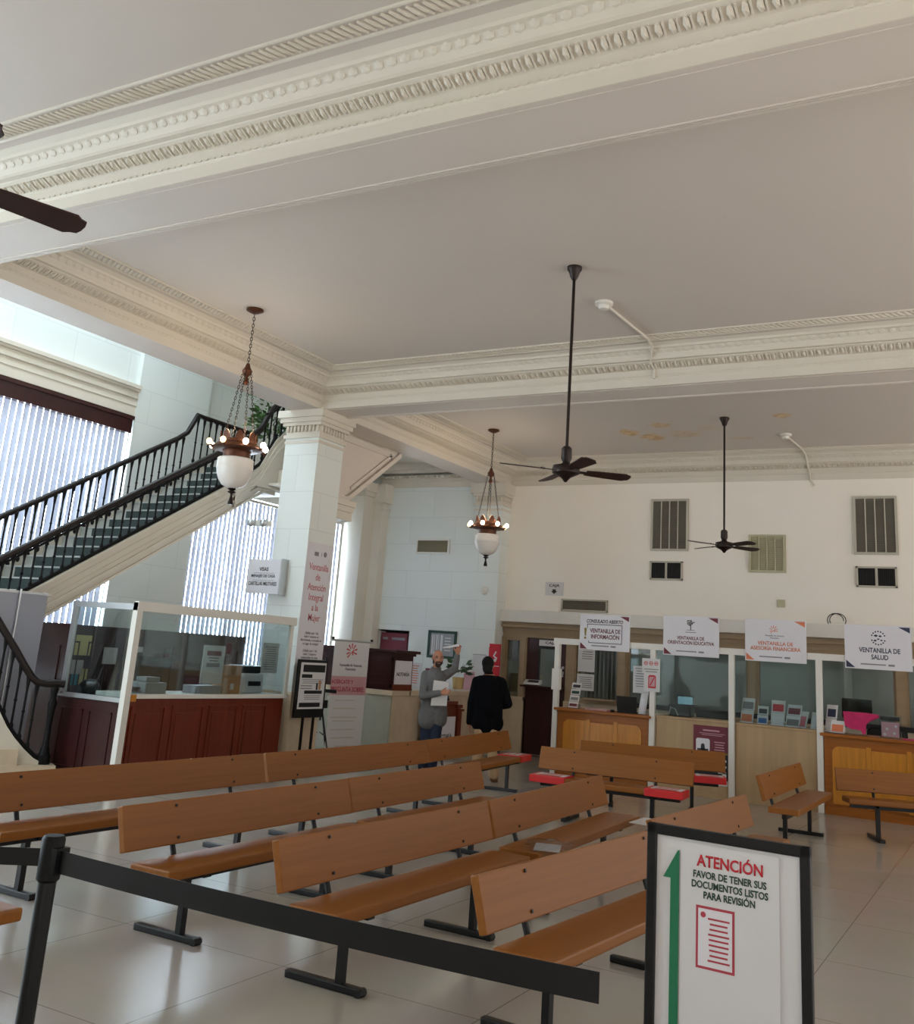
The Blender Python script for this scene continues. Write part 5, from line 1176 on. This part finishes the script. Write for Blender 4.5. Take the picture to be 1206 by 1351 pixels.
t = thing('cable_coil', 'dark coiled cable resting on the white band beside the health sign', 'cable', (-2.72, 17.98, 2.60))
MB().tube([(.14*math.cos(a*PI/8)+.02*a/8, -.01*a/8, .12+.12*math.sin(a*PI/8)) for a in range(0, 26)], .008, 6).build('loop', M['dark'], t)
# ------------------------------------------------------------------ people: one continuous remeshed surface per body and per garment
class Soft(MB):
    def cap(s, p, q, r0, r1, n=14):
        p, q = Vector(p), Vector(q); s.cyl(p, q, r0, r1, n); s.ball(p, r0, 14, 10); s.ball(q, r1, 14, 10); return s
    def chainc(s, pts):
        for (p, r), (q, r2) in zip(pts, pts[1:]): s.cap(p, q, r, r2)
        return s
    def soft(s, name, mat, parent, vox=.012, it=6, fac=.5):
        me = bpy.data.meshes.new('t'); s.b.to_mesh(me); s.b.free()
        o = bpy.data.objects.new('t', me); COL.objects.link(o)
        m = o.modifiers.new('r', 'REMESH'); m.mode = 'VOXEL'; m.voxel_size = vox
        k = o.modifiers.new('s', 'SMOOTH'); k.iterations = it; k.factor = fac
        me2 = bpy.data.meshes.new_from_object(o.evaluated_get(DG())); bpy.data.objects.remove(o); bpy.data.meshes.remove(me)
        me2.name = name; me2.materials.clear(); me2.materials.append(mat)
        me2.polygons.foreach_set('use_smooth', [True]*len(me2.polygons))
        o = bpy.data.objects.new(name, me2); COL.objects.link(o); o.parent = parent; return o
def hand(s, w, d, side, curl=.5, sc=1.0):
    """palm and five tapering bent fingers from wrist w along direction d; side = thumb direction"""
    w, d, sd = Vector(w), Vector(d).normalized(), Vector(side).normalized(); nrm = d.cross(sd).normalized()
    pc = w+d*.085*sc
    s.cap(w, w+d*.04*sc, .026*sc, .03*sc); 
    for k in range(4):
        off = sd*(.030-.02*k)*sc
        s.cap(w+d*.03*sc+off*.7, pc+off, .015*sc, .013*sc, 8)
        L = (.07, .078, .074, .058)[k]*sc
        a = pc+off+d*L*.45+nrm*L*.12*curl; b_ = a+d*L*.32*(1-curl*.4)+nrm*L*.38*curl; c = b_+d*L*.25*(1-curl)+nrm*L*.36*curl
        s.cap(pc+off, a, .0105*sc, .0095*sc, 8); s.cap(a, b_, .0095*sc, .0088*sc, 8); s.cap(b_, c, .0088*sc, .0075*sc, 8)
    t0 = w+d*.03*sc+sd*.028*sc; t1 = t0+(d*.6+sd*.8).normalized()*.042*sc; t2 = t1+(d*.9+sd*.3+nrm*.3*curl).normalized()*.036*sc
    s.cap(t0, t1, .014*sc, .0115*sc, 8); s.cap(t1, t2, .0115*sc, .009*sc, 8)
def head(s, c, f, up_=(0, 0, 1), sc=1.0):
    """c centre of skull, f facing direction"""
    c, f, u = Vector(c), Vector(f).normalized(), Vector(up_).normalized(); r = f.cross(u).normalized(); u = r.cross(f)
    m = Matrix((r, f, u)).transposed().to_4x4(); m.translation = c
    b = MB()
    b.ball((0, -.008, .025), (.077*sc, .096*sc, .092*sc), 20, 14); b.ball((0, .028, -.035), (.060*sc, .066*sc, .082*sc), 18, 12); b.ball((0, .052, -.098), (.030, .03, .024), 12, 8)
    b.ball((0, .088, -.012), (.014, .02, .026), 10, 8); b.ball((0, .101, -.028), (.017, .016, .013), 10, 8)
    b.ball((.0, .078, .018), (.055, .02, .010), 14, 8)
    b.ball((0, .084, -.064), (.024, .012, .008), 10, 6)
    for x in (-1, 1): b.ball((x*.078, -.005, -.008), (.011, .024, .034), 10, 8); b.ball((x*.038, .056, -.03), (.022, .022, .022), 10, 8)
    b.b.transform(m); s.add(b); return m

# the bald man looking at us, arm raised with papers
P1 = thing('person', 'bald bearded man in a grey shirt and dark jeans, raising papers in one hand', 'person', (-7.72, 13.28, 0), R(29.7))
sk = Soft()
hf = (.22, -.95, -.05)
HM = head(sk, (.035, -.02, 1.655), hf)
sk.cap((.015, .02, 1.47), (.03, -.005, 1.60), .058, .052)
sk.cap((.02, .02, 1.36), (.03, .02, 1.0), .13, .12); sk.cap((-.04, .02, .95), (.10, .02, .95), .11, .11)
for a in (((-.045, .03, .92), (-.06, .03, .5), (-.075, .06, .09)), ((.085, .02, .92), (.075, -.0, .5), (.065, .03, .09))): sk.chainc([(a[0], .085), (a[1], .058), (a[2], .04)])
shA, elA, wrA = Vector((-.125, -.02, 1.395)), Vector((-.15, -.15, 1.10)), Vector((.11, -.27, 1.165))
shB, elB, wrB = Vector((.175, .04, 1.42)), Vector((.30, .0, 1.51)), Vector((.325, -.03, 1.73))
for a in ((shA, elA, wrA), (shB, elB, wrB)): sk.chainc([(a[0], .055), (a[1], .042), (a[2], .03)])
hand(sk, wrA, (.98, -.12, .14), (0.1, .25, .95), .55); hand(sk, wrB, (.10, -.08, 1), (-.9, -.35, .1), .7)
sk.cap((-.075, .04, .06), (-.06, -.12, .035), .04, .035); sk.cap((.065, .02, .06), (.12, -.14, .035), .04, .035)
sk.soft('body', M['skin'], P1, .0085, 4)
bd = MB()
bd.ball((0, .055, -.098), (.044, .044, .038), 14, 10); bd.ball((0, .092, -.052), (.034, .012, .010), 12, 8)
for x in (-1, 1): bd.ball((x*.034, .076, -.075), (.014, .02, .032), 10, 8); bd.ball((x*.033, .083, .026), (.020, .008, .006), 10, 6); bd.ball((x*.066, .012, -.06), (.012, .03, .03), 10, 8)
bd.b.transform(HM); bd.build('beard', M['beard'], P1, True)
ey = MB()
for x in (-1, 1): ey.ball((x*.031, .079, .006), (.011, .008, .0065), 10, 8)
ey.b.transform(HM); ey.build('eyes', M['dark'], P1, True)
st = Soft()
st.cap((-.09, .02, 1.38), (.13, .03, 1.40), .085, .075); st.cap((.02, .0, 1.34), (.03, .02, 1.0), .165, .165); st.cap((-.03, .02, 1.25), (-.02, .02, .85), .135, .155); st.cap((.08, .02, 1.25), (.09, .02, .84), .125, .145)
st.cap((-.04, .02, .86), (-.05, .02, .76), .155, .15); st.cap((.10, .02, .86), (.11, .02, .78), .145, .13); st.cap((0, .03, 1.45), (.02, .02, 1.49), .085, .07)
st.chainc([(shA, .075), (elA, .060), (wrA-(wrA-elA)*.06, .046)]); st.chainc([(shB, .075), (elB, .057), (wrB-(wrB-elB)*.12, .044)])
st.soft('shirt', M['shirtg'], P1, .011, 5)
co_ = MB()
for x in (-1, 1): co_.hexa([(.02, -.075, 1.455), (.02+x*.07, -.03, 1.50), (.02+x*.075, -.02, 1.50), (.02, -.065, 1.455), (.02+x*.01, -.10, 1.43), (.02+x*.06, -.085, 1.455), (.02+x*.07, -.03, 1.53), (.02+x*.02, -.06, 1.48)])
co_.build('collar', M['shirtg'], P1)
jn = Soft(); jn.cap((-.04, .02, .90), (.09, .02, .90), .125, .12)
jn.chainc([((-.05, .03, .88), .105), ((-.065, .03, .5), .083), ((-.08, .05, .09), .066)]); jn.chainc([((.09, .02, .88), .105), ((.08, .0, .5), .083), ((.07, .02, .09), .066)])
jn.soft('jeans', M['jeans'], P1, .012, 5)
sh_ = Soft(); sh_.cap((-.08, .05, .045), (-.06, -.15, .035), .048, .042); sh_.cap((.065, .03, .045), (.13, -.17, .035), .048, .042); sh_.soft('shoes', M['dark'], P1, .01, 3)
# papers he holds (held, so things of their own)
c0 = P1.matrix_basis.copy()
def held(name, mb, mat, label, cat):
    o = mb.build(name, mat); o.location = P1.location; o.rotation_euler = P1.rotation_euler; return tag(o, label, cat)
held('folder', MB().hexa([(-.02, -.205, .975), (.215, -.205, .985), (.215, -.19, .985), (-.02, -.19, .975), (.0, -.205, 1.335), (.225, -.205, 1.325), (.225, -.19, 1.325), (.0, -.19, 1.335)]), M['paper'], 'white paper folder the bald man presses against his shirt', 'folder')
held('paper_bundle', MB().hexa([(.10, -.10, 1.80), (.34, -.12, 1.845), (.35, -.02, 1.86), (.11, .0, 1.81), (.10, -.10, 1.815), (.34, -.12, 1.875), (.35, -.02, 1.89), (.11, .0, 1.825)]), M['paper'], 'white papers held up beside the head of the bald man', 'paper')

# the man in black seen from behind
P2 = thing('person', 'man in a black shirt and khaki trousers seen from behind, facing the counter', 'person', (-6.86, 13.40, 0), R(29.7))
sk = Soft()
HM2 = head(sk, (-.02, .05, 1.60), (.25, .95, -.05), (-.12, -.1, 1))
sk.cap((.0, .02, 1.43), (-.01, .035, 1.55), .062, .056)
sk.cap((0, .02, 1.36), (.02, .02, 1.0), .14, .13); sk.cap((-.06, .02, .92), (.08, .02, .92), .11, .11)
sk.chainc([((-.07, .02, .90), .09), ((-.085, .04, .5), .062), ((-.10, .02, .09), .042)]); sk.chainc([((.08, .02, .90), .09), ((.11, .0, .5), .062), ((.145, -.02, .09), .042)])
sA, eA, wA = Vector((-.17, .02, 1.36)), Vector((-.23, .0, 1.06)), Vector((-.245, .04, .79))
sB, eB, wB = Vector((.185, .02, 1.37)), Vector((.30, .0, 1.08)), Vector((.17, .22, 1.02))
for a in ((sA, eA, wA), (sB, eB, wB)): sk.chainc([(a[0], .055), (a[1], .043), (a[2], .031)])
hand(sk, wA, (.03, .08, -1), (.1, .95, .0), .5); hand(sk, wB, (-.8, .5, -.05), (0, .2, 1), .6)
sk.cap((-.10, .03, .06), (-.12, .18, .035), .04, .035); sk.cap((.145, -.01, .06), (.19, .13, .035), .04, .035)
sk.soft('body', M['skin'], P2, .0085, 4)
hr_ = Soft()
hr_.ball((0, -.02, .035), (.092, .106, .10), 20, 14).ball((0, -.06, -.04), (.078, .056, .09), 16, 10).ball((0, -.05, .085), (.055, .06, .05), 14, 10).ball((0, .0, .10), (.035, .05, .035), 12, 8)
hr_.b.transform(HM2); hr_.soft('hair', M['hair'], P2, .010, 4)
st = Soft()
st.cap((-.12, .02, 1.37), (.13, .02, 1.38), .085, .085); st.cap((0, .01, 1.32), (.01, .02, 1.0), .17, .165); st.cap((-.10, .02, 1.28), (-.09, .02, .80), .115, .125); st.cap((.11, .02, 1.28), (.11, .02, .80), .115, .125)
st.cap((-.09, .02, .80), (.12, .02, .80), .135, .135); st.cap((0, .02, .80), (0, .02, .76), .15, .14); st.cap((0, .02, 1.43), (-.01, .03, 1.50), .08, .066)
st.chainc([(sA, .08), (eA, .065), (wA, .05)]); st.chainc([(sB, .08), (eB, .066), (wB, .05)])
st.soft('shirt', M['shirtb'], P2, .011, 5)
jn = Soft(); jn.cap((-.06, .02, .80), (.08, .02, .80), .115, .115)
jn.chainc([((-.075, .02, .76), .105), ((-.09, .04, .5), .09), ((-.10, .02, .1), .075)]); jn.chainc([((.09, .02, .76), .105), ((.115, .0, .5), .09), ((.145, -.02, .1), .075)])
jn.soft('trousers', M['khaki'], P2, .012, 5)
sh_ = Soft(); sh_.cap((-.10, .02, .05), (-.12, .2, .035), .052, .044); sh_.cap((.145, -.02, .05), (.19, .15, .035), .052, .044); sh_.soft('shoes', M['shoe'], P2, .01, 3)
